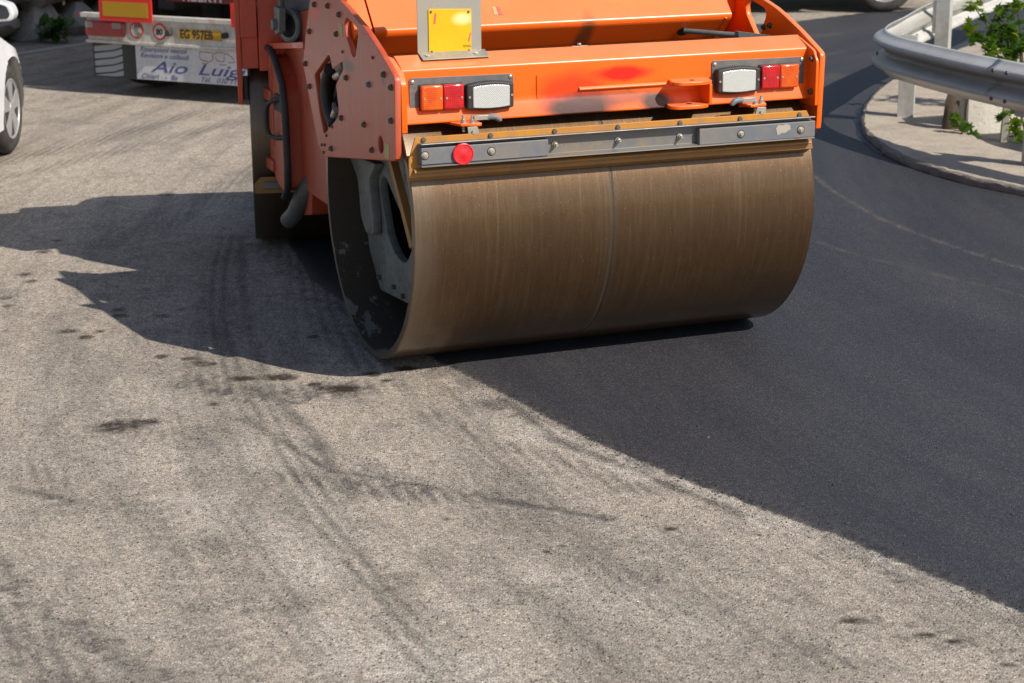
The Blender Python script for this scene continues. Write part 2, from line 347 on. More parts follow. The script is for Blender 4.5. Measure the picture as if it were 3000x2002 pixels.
MATS.update(
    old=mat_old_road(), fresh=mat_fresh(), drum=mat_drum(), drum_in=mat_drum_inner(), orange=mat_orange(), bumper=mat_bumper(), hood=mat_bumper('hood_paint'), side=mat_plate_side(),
    red=dirty('rear_frame_paint', (.66, .070, .026), .42, amount=.3, coat=.2), ochre=mat_scraper(),
    steel=dirty('grey_steel', (.155, .168, .185), .42, .25, dirt=(.30, .21, .12), amount=.75, scale=2.6, rust=(.16, .07, .025)),
    pad=dirty('wear_pad', (.145, .158, .178), .5, .1, dirt=(.29, .21, .13), amount=.55, scale=3.1),
    bright=dirty('zinc_bolt', (.62, .58, .5), .35, .75, dirt=(.18, .12, .07), amount=.6, scale=25),
    darkbolt=dirty('oiled_bolt', (.10, .095, .085), .5, .5, dirt=(.18, .13, .09), amount=.7, scale=25),
    galv=dirty('galvanised', (.40, .38, .33), .45, .55, dirt=(.34, .30, .22), amount=.6, scale=8),
    rail=dirty('rail_zinc', (.50, .495, .475), .42, .10, dirt=(.25, .22, .16), amount=.75, scale=2.2, bumps=.08),
    black=dirty('black_rubber', (.018, .018, .02), .55, 0, dirt=(.10, .085, .07), amount=.45, scale=7),
    cover=dirty('dark_grey_cover', (.042, .047, .055), .55, 0, dirt=(.13, .12, .11), amount=.5, scale=3),
    lamp_plate=dirty('grey_lamp_plate', (.115, .12, .13), .4, .15, dirt=(.32, .25, .17), amount=.45, scale=5),
    casting=dirty('grey_casting', (.17, .185, .175), .55, .1, dirt=(.07, .06, .045), amount=.7, scale=4),
    pipe=dirty('exhaust_pipe', (.15, .15, .145), .5, .4, dirt=(.10, .08, .06), amount=.6, scale=9),
    yellow=dirty('yellow_sign', (.74, .40, .004), .4, 0, dirt=(.55, .28, .02), amount=.4, scale=12),
    amber=mat_lens('amber_lens', (.66, .075, .002), (.80, .15, .004), (.45, .05, .002)), redlens=mat_lens('red_lens', (.50, .004, .014), (.72, .012, .012), (.22, .001, .004)),
    glasslens=mat_glass_lens(), reflector=dirty('red_reflector', (.68, .012, .022), .25, 0, dirt=(.4, .1, .08), amount=.3, scale=30, coat=.4),
    pave=mat_concrete('pavement_concrete', (.45, .385, .31), (.15, .12, .095), 5), kerb=mat_concrete('kerb_edge', (.27, .235, .205), (.07, .06, .05), 10),
    seal=plain('bitumen_seal', (.012, .013, .026), .5), whitewall=mat_concrete('white_wall', (.62, .58, .50), (.42, .37, .3), 3),
    line=mat_concrete('road_paint', (.5, .5, .48), (.22, .21, .2), 12), rock=mat_rock(), earth=mat_concrete('earth', (.13, .11, .085), (.05, .042, .03), 6),
    leaf=mat_leaf('maple_leaf', (.065, .17, .025), (.14, .27, .025)), leafy=mat_leaf('young_leaf', (.22, .33, .015), (.32, .40, .02)), weedm=mat_leaf('weed_leaf', (.04, .12, .02), (.06, .17, .025)),
    bark=dirty('bark', (.06, .046, .034), .9, amount=.6, bumps=.5, scale=20), carwhite=dirty('white_car_paint', (.78, .79, .80), .25, amount=.05, coat=.6),
    silver=dirty('silver_car_paint', (.42, .43, .44), .3, .5, amount=.1, coat=.5), tyre=dirty('tyre', (.022, .021, .02), .75, dirt=(.12, .105, .09), amount=.7, scale=6),
    alloy=dirty('wheel_cover', (.50, .50, .49), .35, .5, amount=.35), darkglass=plain('dark_glass', (.012, .016, .018), .05), liner=plain('wheel_arch_liner', (.012, .012, .012), .8),
    truckwhite=dirty('truck_white', (.62, .61, .57), .5, dirt=(.36, .25, .14), amount=.7, scale=7, rust=(.28, .11, .03)), hazred=plain('hazard_red', (.75, .03, .02), .45),
    hazyel=plain('hazard_yellow', (.50, .27, .006), .5), plate=dirty('plate_yellow', (.62, .33, .012), .5, dirt=(.3, .17, .06), amount=.7, scale=14),
    ink=plain('ink_black', (.02, .02, .02), .6), blue=plain('ink_blue', (.10, .105, .30), .6), inkred=plain('ink_red', (.52, .14, .12), .6), board=dirty('board_white', (.66, .66, .67), .6, dirt=(.36, .34, .31), amount=.5, scale=4),
    flap=plain('flap_grey', (.36, .38, .40), .7), flapdark=plain('flap_rubber', (.06, .06, .06), .8), darkred=plain('dark_red_beam', (.20, .016, .016), .5), lampred=dirty('lamp_red', (.34, .012, .018), .2, amount=.2, coat=.6),
    lampclear=plain('lamp_clear', (.30, .24, .22), .25), tarp=plain('load_cover', (.13, .14, .15), .8), pinktag=plain('pink_sticker', (.80, .12, .10), .5), label=dirty('label_yellow', (.52, .40, .16), .5, amount=.4, scale=40),
    mirrorcase=plain('mirror_case', (.66, .67, .68), .3), greytag=plain('peeled_glue', (.42, .37, .31), .9), teal=plain('teal_bolt', (.03, .22, .24), .5), white=plain('white_letters', (.6, .58, .55), .5),
)

def mat_rail():
    k = NT('rail_beam_zinc'); n = k.noise(3, 6, .7); g = k.noise(1., 5, .7, vec=k.coord((1.2, 1.2, 26))); z = k.n('ShaderNodeSeparateXYZ'); k.l(k.coord(), z.inputs[0])
    c = k.mix(k.ramp(n, [(.35, 0.), (.7, 1.)]), (.62, .61, .59), (.47, .46, .435))
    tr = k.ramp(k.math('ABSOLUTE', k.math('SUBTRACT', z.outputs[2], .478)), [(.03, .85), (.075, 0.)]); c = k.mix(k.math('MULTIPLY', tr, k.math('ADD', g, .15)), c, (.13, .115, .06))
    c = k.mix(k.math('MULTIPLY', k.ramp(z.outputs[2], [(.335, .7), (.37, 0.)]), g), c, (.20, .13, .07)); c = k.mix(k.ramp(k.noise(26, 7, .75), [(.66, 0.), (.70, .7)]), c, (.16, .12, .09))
    k.set(color=c, rough=.42, metal=.1, normal=k.bump(n, .12, .02)); return k.m
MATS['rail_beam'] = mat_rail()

# ------------------------------------------------------------------ mesh helpers
class MB:
    def __init__(s): s.bm = bmesh.new()
    def box(s, lo, hi, rot=None, about=None):
        c = [(lo[i] + hi[i]) / 2 for i in range(3)]; d = [abs(hi[i] - lo[i]) for i in range(3)]
        r = bmesh.ops.create_cube(s.bm, size=1.0, matrix=Matrix.Translation(c) @ Matrix.Diagonal((*d, 1)))
        if rot is not None: bmesh.ops.transform(s.bm, verts=r['verts'], matrix=Matrix.Translation(about or c) @ rot.to_4x4() @ Matrix.Translation(-Vector(about or c)))
        return s
    def hull(s, pts):
        vs = [s.bm.verts.new(p) for p in pts]; bmesh.ops.convex_hull(s.bm, input=vs); return s
    def prism(s, poly, axis, a0, a1):
        """extrude a polygon; axis 0: poly in (y,z), axis 1: poly in (x,z), axis 2: poly in (x,y)"""
        def p(q, a): return {0: (a, q[0], q[1]), 1: (q[0], a, q[1]), 2: (q[0], q[1], a)}[axis]
        A = [s.bm.verts.new(p(q, a0)) for q in poly]; B = [s.bm.verts.new(p(q, a1)) for q in poly]
        n = len(poly); fs = [s.bm.faces.new(A), s.bm.faces.new(B[::-1])]
        for i in range(n): fs.append(s.bm.faces.new((A[i], A[(i + 1) % n], B[(i + 1) % n], B[i])))
        bmesh.ops.recalc_face_normals(s.bm, faces=fs); return s
    def frame(s, d):
        d = Vector(d).normalized(); up = Vector((0, 0, 1)) if abs(d.z) < .9 else Vector((1, 0, 0))
        a = d.cross(up).normalized(); return d, a, d.cross(a).normalized()
    def lathe(s, p0, d, prof, seg=20, cap=True):
        """profile of (distance along d, radius)"""
        d, a, b = s.frame(d); p0 = Vector(p0); rings = []
        for t, r in prof:
            rings.append([s.bm.verts.new(p0 + d * t + (a * math.cos(2 * PI * i / seg) + b * math.sin(2 * PI * i / seg)) * max(r, 1e-4)) for i in range(seg)])
        fs = []
        for R0, R1 in zip(rings, rings[1:]):
            for i in range(seg): fs.append(s.bm.faces.new((R0[i], R0[(i + 1) % seg], R1[(i + 1) % seg], R1[i])))
        if cap:
            for R in (rings[0], rings[-1]): fs.append(s.bm.faces.new(R))
        bmesh.ops.recalc_face_normals(s.bm, faces=fs); return s
    def cyl(s, p0, p1, r, seg=16, r2=None):
        d = Vector(p1) - Vector(p0); return s.lathe(p0, d, [(0, r), (d.length, r if r2 is None else r2)], seg)
    def tube(s, pts, r, seg=10):
        pts = [Vector(p) for p in pts]; rings = []; prev = None
        for i, p in enumerate(pts):
            d = (pts[min(i + 1, len(pts) - 1)] - pts[max(i - 1, 0)]).normalized()
            if prev is None: _, a, b = s.frame(d)
            else: a = (prev - d * prev.dot(d)).normalized(); b = d.cross(a)
            prev = a; rr = r[i] if isinstance(r, (list, tuple)) else r
            rings.append([s.bm.verts.new(p + (a * math.cos(2 * PI * k / seg) + b * math.sin(2 * PI * k / seg)) * rr) for k in range(seg)])
        fs = []
        for R0, R1 in zip(rings, rings[1:]):
            for k in range(seg): fs.append(s.bm.faces.new((R0[k], R0[(k + 1) % seg], R1[(k + 1) % seg], R1[k])))
        fs.append(s.bm.faces.new(rings[0])); fs.append(s.bm.faces.new(rings[-1]))
        bmesh.ops.recalc_face_normals(s.bm, faces=fs); return s
    def grid(s, rows, close=False):
        V = [[s.bm.verts.new(p) for p in r] for r in rows]; fs = []
        for r0, r1 in zip(V, V[1:]):
            n = len(r0)
            for i in range(n if close else n - 1): fs.append(s.bm.faces.new((r0[i], r0[(i + 1) % n], r1[(i + 1) % n], r1[i])))
        bmesh.ops.recalc_face_normals(s.bm, faces=fs); return s
    def mesh(s, name, mat, smooth=40):
        me = bpy.data.meshes.new(name); s.bm.to_mesh(me); s.bm.free(); finish(me, mat, smooth); return me

def finish(me, mat, smooth=40):
    if mat is not None: me.materials.append(MATS[mat])
    if smooth:
        me.polygons.foreach_set('use_smooth', [True] * len(me.polygons)); me.set_sharp_from_angle(angle=math.radians(smooth))
    me.update()

def link(name, me, parent=None, loc=None, bevel=0., seg=2):
    o = bpy.data.objects.new(name, me); COL.objects.link(o)
    if parent is not None: o.parent = parent
    if loc is not None: o.location = loc
    if bevel:
        b = o.modifiers.new('bevel', 'BEVEL'); b.width = bevel; b.segments = seg; b.limit_method = 'ANGLE'; b.angle_limit = math.radians(35)
        b.harden_normals = False
    return o

def add(name, mb, mat, parent=None, bevel=0., smooth=40, label=None, seg=2):
    o = link(name, mb.mesh(name, mat, smooth), parent, None, bevel, seg)
    if label: o['label'] = label
    return o

def tag(o, label=None, cat=None, group=None, kind=None):
    for k, v in (('label', label), ('category', cat), ('group', group), ('kind', kind)):
        if v: o[k] = v
    return o

def empty(name, loc, rz=0., label=None, cat=None, group=None):
    o = bpy.data.objects.new(name, None); COL.objects.link(o); o.location = loc; o.rotation_euler = (0, 0, rz); o.empty_display_size = .2
    return tag(o, label, cat, group)

def copy_tree(o, parent=None):
    c = o.copy(); COL.objects.link(c)
    if parent is not None: c.parent = parent
    for ch in list(o.children): copy_tree(ch, c)
    return c

def sheet(name, outer, holes, t0, t1, mat, parent, plane='u', bevel=.003, label=None):
    """flat plate with holes: outline in (v,z) for plane 'u', (u,z) for 'v'"""
    cu = bpy.data.curves.new(name, 'CURVE'); cu.dimensions = '2D'; cu.fill_mode = 'BOTH'
    cu.extrude = abs(t1 - t0) / 2 - bevel; cu.bevel_depth = bevel; cu.bevel_resolution = 1; cu.offset = -bevel
    for poly in [outer] + holes:
        sp = cu.splines.new('POLY'); sp.points.add(len(poly) - 1); sp.use_cyclic_u = True
        for p, q in zip(sp.points, poly): p.co = (q[0], q[1], 0, 1)
    t = bpy.data.objects.new('tmp', cu); COL.objects.link(t)
    dg = bpy.context.evaluated_depsgraph_get(); me = bpy.data.meshes.new_from_object(t.evaluated_get(dg)); bpy.data.objects.remove(t); bpy.data.curves.remove(cu)
    me.name = name; me.materials.clear(); c = (t0 + t1) / 2
    co = np.empty(len(me.vertices) * 3, np.float32); me.vertices.foreach_get('co', co); co = co.reshape(-1, 3)
    new = np.stack([co[:, 2] + c, co[:, 0], co[:, 1]], 1) if plane == 'u' else np.stack([co[:, 0], -co[:, 2] + c, co[:, 1]], 1)
    me.vertices.foreach_set('co', new.ravel()); finish(me, mat, 35)
    o = link(name, me, parent)
    if label: o['label'] = label
    return o

def text(name, body, size, mat, parent, loc, rot, shear=0., sx=1., extrude=.0008, align='LEFT', bold=0.):
    cu = bpy.data.curves.new(name, 'FONT'); cu.body = body; cu.size = size; cu.shear = shear; cu.extrude = extrude; cu.align_x = align; cu.offset = bold
    t = bpy.data.objects.new('tmp', cu); COL.objects.link(t)
    dg = bpy.context.evaluated_depsgraph_get(); me = bpy.data.meshes.new_from_object(t.evaluated_get(dg)); bpy.data.objects.remove(t); bpy.data.curves.remove(cu)
    me.name = name; me.materials.clear(); finish(me, mat, 0); me.transform(Matrix.Diagonal((sx, 1, 1, 1)))
    o = link(name, me, parent, loc); o.rotation_euler = rot; return o

def rounded(poly, r, n=4):
    """round the corners of a polygon"""
    out = []; N = len(poly)
    for i in range(N):
        p = Vector(poly[i]).to_2d(); a = Vector(poly[i - 1]).to_2d() - p; b = Vector(poly[(i + 1) % N]).to_2d() - p
        rr = min(r, a.length * .45, b.length * .45); A = p + a.normalized() * rr; B = p + b.normalized() * rr
        for k in range(n + 1):
            t = k / n; out.append(tuple(A * (1 - t) ** 2 + p * 2 * t * (1 - t) + B * t * t))
    return out

# ------------------------------------------------------------------ ground
def seg_dist(P, line):
    d = np.full(len(P), 1e9)
    for a, b in zip(line, line[1:]):
        a = np.array(a); b = np.array(b); ab = b - a; t = np.clip(((P - a) @ ab) / (ab @ ab), 0, 1)
        d = np.minimum(d, np.hypot(*(P - a - t[:, None] * ab).T))
    return d

def in_poly(P, poly):
    x, y = P.T; r = np.zeros(len(P), bool); n = len(poly)
    for i in range(n):
        (x0, y0), (x1, y1) = poly[i], poly[(i + 1) % n]
        if y0 == y1: continue
        r ^= ((y0 > y) != (y1 > y)) & (x < (x1 - x0) * (y - y0) / (y1 - y0) + x0)
    return r

def vnoise(P, scale, seed):
    r = np.random.default_rng(seed); T = r.random((64, 64)); q = P * scale; i = np.floor(q).astype(int); f = q - i; f = f * f * (3 - 2 * f)
    g = lambda a, b: T[(i[:, 0] + a) % 64, (i[:, 1] + b) % 64]
    return (g(0, 0) * (1 - f[:, 0]) + g(1, 0) * f[:, 0]) * (1 - f[:, 1]) + (g(0, 1) * (1 - f[:, 0]) + g(1, 1) * f[:, 0]) * f[:, 1]

def make_ground(name, x0, x1, dx, y0, y1, mask, z, mat, attrs, skirt):
    ys = [y0]
    while ys[-1] < y1: ys.append(ys[-1] + max(.008, ys[-1] ** 2 * .00042))
    ys = np.array(ys); xs = np.arange(x0, x1 + dx / 2, dx); X, Y = np.meshgrid(xs, ys); P = np.stack([X.ravel(), Y.ravel()], 1)
    nx, ny = len(xs), len(ys); idx = np.arange(nx * ny).reshape(ny, nx)
    q = np.stack([idx[:-1, :-1], idx[:-1, 1:], idx[1:, 1:], idx[1:, :-1]], -1).reshape(-1, 4)
    cen = P[q].mean(1); keep = mask(cen) if mask else np.ones(len(q), bool); q = q[keep]
    if mask:
        used = np.unique(q); mp = np.full(len(P), -1); mp[used] = np.arange(len(used)); P = P[used]; q = mp[q]
    zz = z(P); V = np.column_stack([P, zz]); extra = []
    if skirt:
        B = 90.; zc = float(zz.mean()); n0 = len(V); X0, X1, Y0, Y1 = xs[0], xs[-1], ys[0], ys[-1]
        V = np.vstack([V, [(X0, Y0, zc), (X1, Y0, zc), (X1, Y1, zc), (X0, Y1, zc), (-B, -B, zc), (B, -B, zc), (B, B, zc), (-B, B, zc)]])
        a = n0; extra = [(a + 4, a + 5, a + 1, a), (a + 5, a + 6, a + 2, a + 1), (a + 6, a + 7, a + 3, a + 2), (a + 7, a + 4, a, a + 3)]
    F = np.vstack([q, np.array(extra, int)]) if len(extra) else q
    me = bpy.data.meshes.new(name); me.vertices.add(len(V)); me.vertices.foreach_set('co', V.ravel().astype(np.float32))
    me.loops.add(F.size); me.loops.foreach_set('vertex_index', F.ravel().astype(np.int32)); me.polygons.add(len(F))
    me.polygons.foreach_set('loop_start', np.arange(0, F.size, 4, dtype=np.int32)); me.update(calc_edges=True); me.validate()
    for an, fn in attrs.items():
        at = me.attributes.new(an, 'FLOAT', 'POINT'); v = np.zeros(len(V), np.float32); v[:len(P)] = fn(P); at.data.foreach_set('value', v)
    me.materials.append(MATS[mat]); me.polygons.foreach_set('use_smooth', [True] * len(me.polygons))
    return link(name, me)

SEAM = [(1.9, 3.9), (1.389, 4.696), (.959, 5.281), (.602, 5.706), (.28, 6.15), (-.026, 6.686), (-.288, 7.125), (-.6, 7.75), (-.95, 8.5), (-1.15, 9.3), (-1.28, 10.5), (-1.2, 12.5), (-.6, 15), (.6, 17.6), (1.8, 18.9), (3.0, 19.55), (3.9, 20.4), (6.5, 21.5)]
TRACKS = [
    ([(-1.482, 9.446), (-1.38, 8.468), (-1.244, 7.628), (-1.048, 6.759), (-.828, 6.241), (-.639, 5.588), (-.488, 5.116), (-.34, 4.798), (-.2, 4.3)], .085, .55),
    ([(-1.40, 9.446), (-1.27, 8.468), (-1.12, 7.628), (-.93, 6.76), (-.70, 6.241), (-.52, 5.588)], .03, .5),
    ([(-1.258, 9.288), (-.979, 8.543), (-.77, 7.617), (-.55, 7.1)], .10, .55), ([(-1.1, 9.0), (-.72, 8.1), (-.45, 7.4)], .12, .8),
    ([(-.979, 6.44), (-.609, 5.875), (-.325, 5.744), (-.024, 5.578), (.303, 5.42)], .022, .95),
    ([(-.75, 5.834), (-.55, 5.74), (-.35, 5.66), (-.1, 5.62)], .09, .85),
    ([(-.026, 6.65), (.159, 6.175), (.439, 5.814), (.714, 5.451)], .03, .75), ([(-.281, 6.478), (-.117, 6.18), (.182, 5.948), (.42, 5.68)], .07, .55),
    ([(-1.516, 5.098), (-1.278, 4.694), (-1.087, 4.526), (-.958, 4.393), (-.85, 4.2)], .05, .4), ([(-1.45, 4.75), (-1.25, 4.5), (-1.1, 4.3)], .1, .5),
    ([(-3.4, 11.3), (-3.254, 11.696), (-2.837, 12.328), (-2.442, 13.418), (-2.056, 13.814)], .13, .45), ([(-3.3, 10.6), (-3.099, 11.107), (-2.621, 11.99), (-2.19, 12.834), (-1.907, 13.201)], .10, .4),
    ([(-1.2, 6.9), (-1.03, 6.8), (-.83, 6.75), (-.6, 6.8)], .13, .65), ([(-1.62, 5.72), (-1.52, 5.67), (-1.42, 5.6)], .035, .9), ([(-1.6, 5.9), (-1.5, 5.78)], .12, .45),
    ([(.2, 5.1), (.5, 4.75), (.8, 4.4)], .10, .3), ([(-.9, 5.5), (-.7, 5.0), (-.55, 4.5)], .09, .35), ([(-.05, 6.0), (.1, 5.85)], .16, .3),
    ([(-1.9, 9.6), (-1.7, 10.4), (-1.6, 11.5), (-1.7, 13)], .09, .3), ([(-2.0, 8.8), (-1.75, 8.6), (-1.45, 8.65)], .02, .3),
]
TREAD = [([(-1.25, 5.75), (-.98, 5.2), (-.80, 4.7), (-.7, 4.3)], .10, .38), ([(-.55, 5.3), (-.30, 4.75), (-.1, 4.3)], .09, .45), ([(-1.1, 6.25), (-.8, 5.75), (-.62, 5.2)], .07, .45), ([(.15, 5.75), (.5, 5.2), (.9, 4.7)], .08, .3), ([(-1.75, 6.6), (-1.55, 6.0), (-1.4, 5.5)], .09, .3),
         ([(.2, 6.3), (.45, 5.9), (.8, 5.4), (1.15, 4.95)], .05, .5)]
LUMPS = [([(-1.56, 5.15), (-1.40, 4.88), (-1.25, 4.66), (-1.08, 4.50), (-.93, 4.36), (-.8, 4.2)], .06, .8), ([(-1.4, 4.6), (-1.2, 4.38), (-1.1, 4.2)], .10, .6), ([(-1.2, 6.86), (-1.05, 6.78), (-.85, 6.70), (-.62, 6.78)], .10, .95), ([(-.1, 6.62), (.05, 6.4)], .05, .8), ([(.35, 6.0), (.5, 5.82)], .05, .7),
         ([(.95, 4.62), (1.2, 4.5), (1.35, 4.4)], .08, .5), ([(-.72, 5.86), (-.5, 5.74), (-.3, 5.68)], .06, .8), ([(-1.3, 9.2), (-.9, 8.4), (-.6, 7.6)], .12, .7)]
OIL = [((-1.039, 6.94), 45, 7), ((-.897, 6.96), 45, 9), ((-.549, 6.988), 28, 6), ((-.425, 7.063), 30, 6), ((-.492, 6.906), 16, 5), ((-.66, 6.80), 52, 13), ((-1.118, 6.619), 16, 5),
       ((-1.416, 6.358), 60, 17), ((-1.34, 6.41), 45, 9), ((.927, 4.652), 45, 10), ((1.09, 4.555), 26, 9), ((1.17, 4.52), 22, 6), ((.486, 5.333), 16, 5), ((.147, 5.201), 14, 4),
       ((.1, 5.157), 10, 4), ((1.271, 4.376), 28, 8), ((-.205, 5.429), 12, 4), ((-1.888, 7.642), 26, 6), ((-1.802, 7.544), 22, 6), ((-1.758, 7.639), 16, 4), ((-1.427, 7.25), 14, 5),
       ((-1.307, 7.222), 30, 6), ((-1.214, 7.134), 26, 6), ((-1.26, 7.17), 22, 5), ((-1.543, 7.891), 20, 4), ((-1.483, 7.994), 14, 4), ((-2.27, 8.073), 20, 5), ((-2.313, 8.214), 20, 5),
       ((-2.351, 8.663), 22, 5), ((-2.276, 8.532), 18, 4), ((-2.363, 9.15), 22, 5), ((-2.36, 9.4), 20, 4), ((1.099, 4.92), 12, 5), ((-.844, 7.53), 18, 5), ((-.76, 6.86), 25, 6), ((.75, 5.28), 10, 4), ((.62, 5.02), 9, 3),
       ((-1.75, 8.0), 22, 5), ((-1.72, 7.9), 18, 5), ((-2.0, 10.6), 20, 4)]
FAINT = [((-.311, 4.951), 62, 38), ((-.898, 4.782), 34, 20), ((-.36, 4.88), 40, 20)]
DUSTY = [([(-1.0, 5.6), (-.75, 5.3), (-.6, 5.05)], .14, .7), ([(-.5, 4.6), (-.3, 4.45), (-.1, 4.3)], .13, 1.), ([(-.15, 6.75), (.1, 6.3), (.45, 5.85), (.95, 5.32), (1.35, 4.8)], .085, .95),
         ([(-.25, 6.9), (-.1, 6.4), (.1, 6.2)], .05, .6), ([(-1.6, 6.0), (-1.2, 5.9), (-.9, 6.1)], .2, .35), ([(-2.6, 7.0), (-1.9, 7.0), (-1.3, 6.6)], .3, .35), ([(.05, 5.0), (.5, 4.6)], .12, .5), ([(-1.1, 6.3), (-.8, 5.9), (-.5, 5.3)], .07, .5)]
def a_rubber(P):
    r = np.zeros(len(P)); rad = np.hypot(P[:, 0] - 12.1, P[:, 1] - 10.3); rib = np.clip(.62 + .55 * np.sin(rad * 2 * PI / .052 + 1.3 * vnoise(P, 2.5, 25)), .12, 1.1); sd = seg_dist(P, SEAM[:9]); r = .55 * np.clip(1 - sd / .10, 0, 1) * (vnoise(P, 14, 17) > .42) * vnoise(P, 3, 18); wob = (vnoise(P, 7, 1) - .5) * .05 + (vnoise(P, 31, 5) - .5) * .03
    for line, wd, st in TRACKS:
        d = seg_dist(P, line) + wob * min(1., wd / .05); r = np.maximum(r, min(1., st * 1.25) * np.clip(1.25 - d / wd, 0, 1) * (rib if wd > .055 else 1.))
    ang = np.arctan2(-(P[:, 1] - 10.3), -(P[:, 0] - 12.1)) * 13.
    for line, wd, st in TREAD:
        d = seg_dist(P, line); lug = (np.sin(ang * 2 * PI / .075 + d / wd * 3.0) > -.1) * (vnoise(P, 9, 12) > .35); r = np.maximum(r, st * .85 * lug * np.clip((1.1 - d / wd) * 3, 0, 1) * (.5 + .5 * vnoise(P, 3, 13)))
    for line, wd, st in LUMPS:
        d = seg_dist(P, line); n = vnoise(P, 24, 14) * .6 + vnoise(P, 52, 15) * .4; r = np.maximum(r, st * np.clip((n - .45 - .35 * np.clip(d / wd - .4, 0, 2)) * 9, 0, 1))
    return np.minimum(r, 1)
def a_oil(P):
    r = np.zeros(len(P)); wob = (vnoise(P, 16, 2) - .5) * .9 + (vnoise(P, 45, 6) - .5) * .7
    for (c, wd, hh), st in [(o, 1. if o[0][1] > 6.7 and o[0][0] > -1.2 else .86) for o in OIL] + [(o, .42) for o in FAINT]:
        y = c[1]; rx = wd * y / 4260 * 1.15; ry = hh * y * y / (4260 * 2.1) * 1.15
        d = np.hypot((P[:, 0] - c[0]) / rx, (P[:, 1] - c[1]) / ry); m = d < 3
        r[m] = np.maximum(r[m], st * np.clip(1.35 - d[m] + wob[m] * .55, 0, 1))
    return r
def a_dust(P):
    r = np.zeros(len(P)); wob = (vnoise(P, 5, 3) - .5) * .15
    for line, wd, st in DUSTY: r = np.maximum(r, st * np.clip(1.2 - (seg_dist(P, line) + wob) / wd, 0, 1))
    far = np.clip((P[:, 1] - 7.5) / 4, 0, 1) * .45 * vnoise(P, 1.2, 9); return np.maximum(r, far)

road = make_ground('old_road', -5.2, 2.6, .014, 3.95, 19., None, lambda P: np.full(len(P), -.010), 'old', dict(rubber=a_rubber, oil=a_oil, dust=a_dust), True)
tag(road, 'old dusty grey road surface with tyre marks and oily stains', kind='structure')

FRESH = SEAM + [(6.5, 3.9)]
WIDE = [(x - .05, y - .035) for x, y in SEAM[:7]] + [(x - .06, y) for x, y in SEAM[7:12]] + [(x - .03, y + .05) for x, y in SEAM[12:]] + [(6.6, 3.8)]
WIDE[0] = (1.86, 3.8)
def fresh_mask(P): return in_poly(P, WIDE)
def fresh_edge(P):
    d = seg_dist(P, SEAM); return np.where(in_poly(P, FRESH), d, -d)
def fresh_z(P): return -.0092 + .0092 * np.clip(fresh_edge(P) / .05, 0, 1)
def fresh_dust(P):
    l1 = [(1.75, 11.5), (1.82, 11.006), (1.855, 10.529), (1.92, 10.121), (1.985, 9.772), (2.091, 9.416), (2.219, 9.109), (2.334, 8.846), (2.5, 8.5)]
    l2 = [(1.3, 9.6), (1.539, 9.263), (1.706, 8.938), (1.891, 8.683), (2.065, 8.44), (2.274, 8.166), (2.45, 7.9)]
    far = [([(.8, 16.5), (2.1, 17.6), (3.2, 18.3)], .10, .35), ([(1.4, 15.2), (2.3, 16.2), (3.0, 16.9)], .06, .3), ([(1.4, 13.2), (2.0, 14.3), (2.7, 15.4)], .12, .35)]
    r = np.zeros(len(P)); wob = (vnoise(P, 22, 4) - .3) * .03
    for l, wd, st in [(l1, .018, .6), (l2, .018, .4)] + far: r = np.maximum(r, st * np.clip(1.3 - (seg_dist(P, l) + wob) / wd, 0, 1))
    e = np.clip(1. - seg_dist(P, SEAM) / .035, 0, 1) * .35 * (vnoise(P, 12, 8) > .45); return np.maximum(r, e)
fr = make_ground('fresh_asphalt', -1.45, 6.4, .014, 3.95, 21.4, fresh_mask, fresh_z, 'fresh', dict(roller_line=fresh_dust, edge=fresh_edge, rubber=a_rubber, oil=a_oil, dust=a_dust), False)
tag(fr, 'new black asphalt layer rolled beside the old road', kind='structure')

def crumbs(name, n, mat, where, smin, smax, label, joint=False):
    V = []; F = []
    base = [(1, 0, -.3), (-.5, .8, -.3), (-.6, -.75, -.3), (.1, .1, .75), (.55, .6, .2), (-.2, -.7, .35)]
    k = 0
    while k < n:
        y = 4.05 + random.random() ** 1.6 * 8; x = random.uniform(-.30, .30) * y
        if k % 3 == 0 and joint:
            i_ = random.randrange(6); t_ = random.random(); x = SEAM[i_][0] * (1 - t_) + SEAM[i_ + 1][0] * t_ + random.gauss(0, .05); y = SEAM[i_][1] * (1 - t_) + SEAM[i_ + 1][1] * t_ + random.gauss(0, .04)
        if not where(x, y): continue
        s = random.uniform(smin, smax) * (1.8 if random.random() < .04 else 1); a = random.random() * 6.28; b = len(V); ca, sa = math.cos(a), math.sin(a)
        for p in base:
            q = [c * random.uniform(.7, 1.3) for c in p]; V.append((x + (q[0] * ca - q[1] * sa) * s, y + (q[0] * sa + q[1] * ca) * s, q[2] * s * .8 + .1 * s + (-.010 if name == 'gravel' else 0)))
        F += [(b + i, b + j, b + l) for i, j, l in ((0, 4, 3), (4, 1, 3), (1, 2, 3), (2, 5, 3), (5, 0, 3), (0, 1, 4), (2, 0, 5), (0, 2, 1))]; k += 1
    me = bpy.data.meshes.new(name); me.from_pydata(V, [], F); finish(me, mat, 0); return tag(link(name, me), label, kind='stuff')
def on_fresh(x, y): return bool(in_poly(np.array([[x, y]]), FRESH)[0]) and seg_dist(np.array([[x, y]]), SEAM)[0] > .05
crumbs('gravel', 1500, 'kerb', lambda x, y: not on_fresh(x, y) and not (x > -.6 and y > 6.6), .002, .0055, 'loose grit lying on the old road')
crumbs('asphalt_crumbs', 900, 'ink', lambda x, y: True if seg_dist(np.array([[x, y]]), SEAM)[0] < .12 else on_fresh(x, y) and random.random() < .5, .0018, .0048, 'loose black asphalt crumbs along the new layer', True)

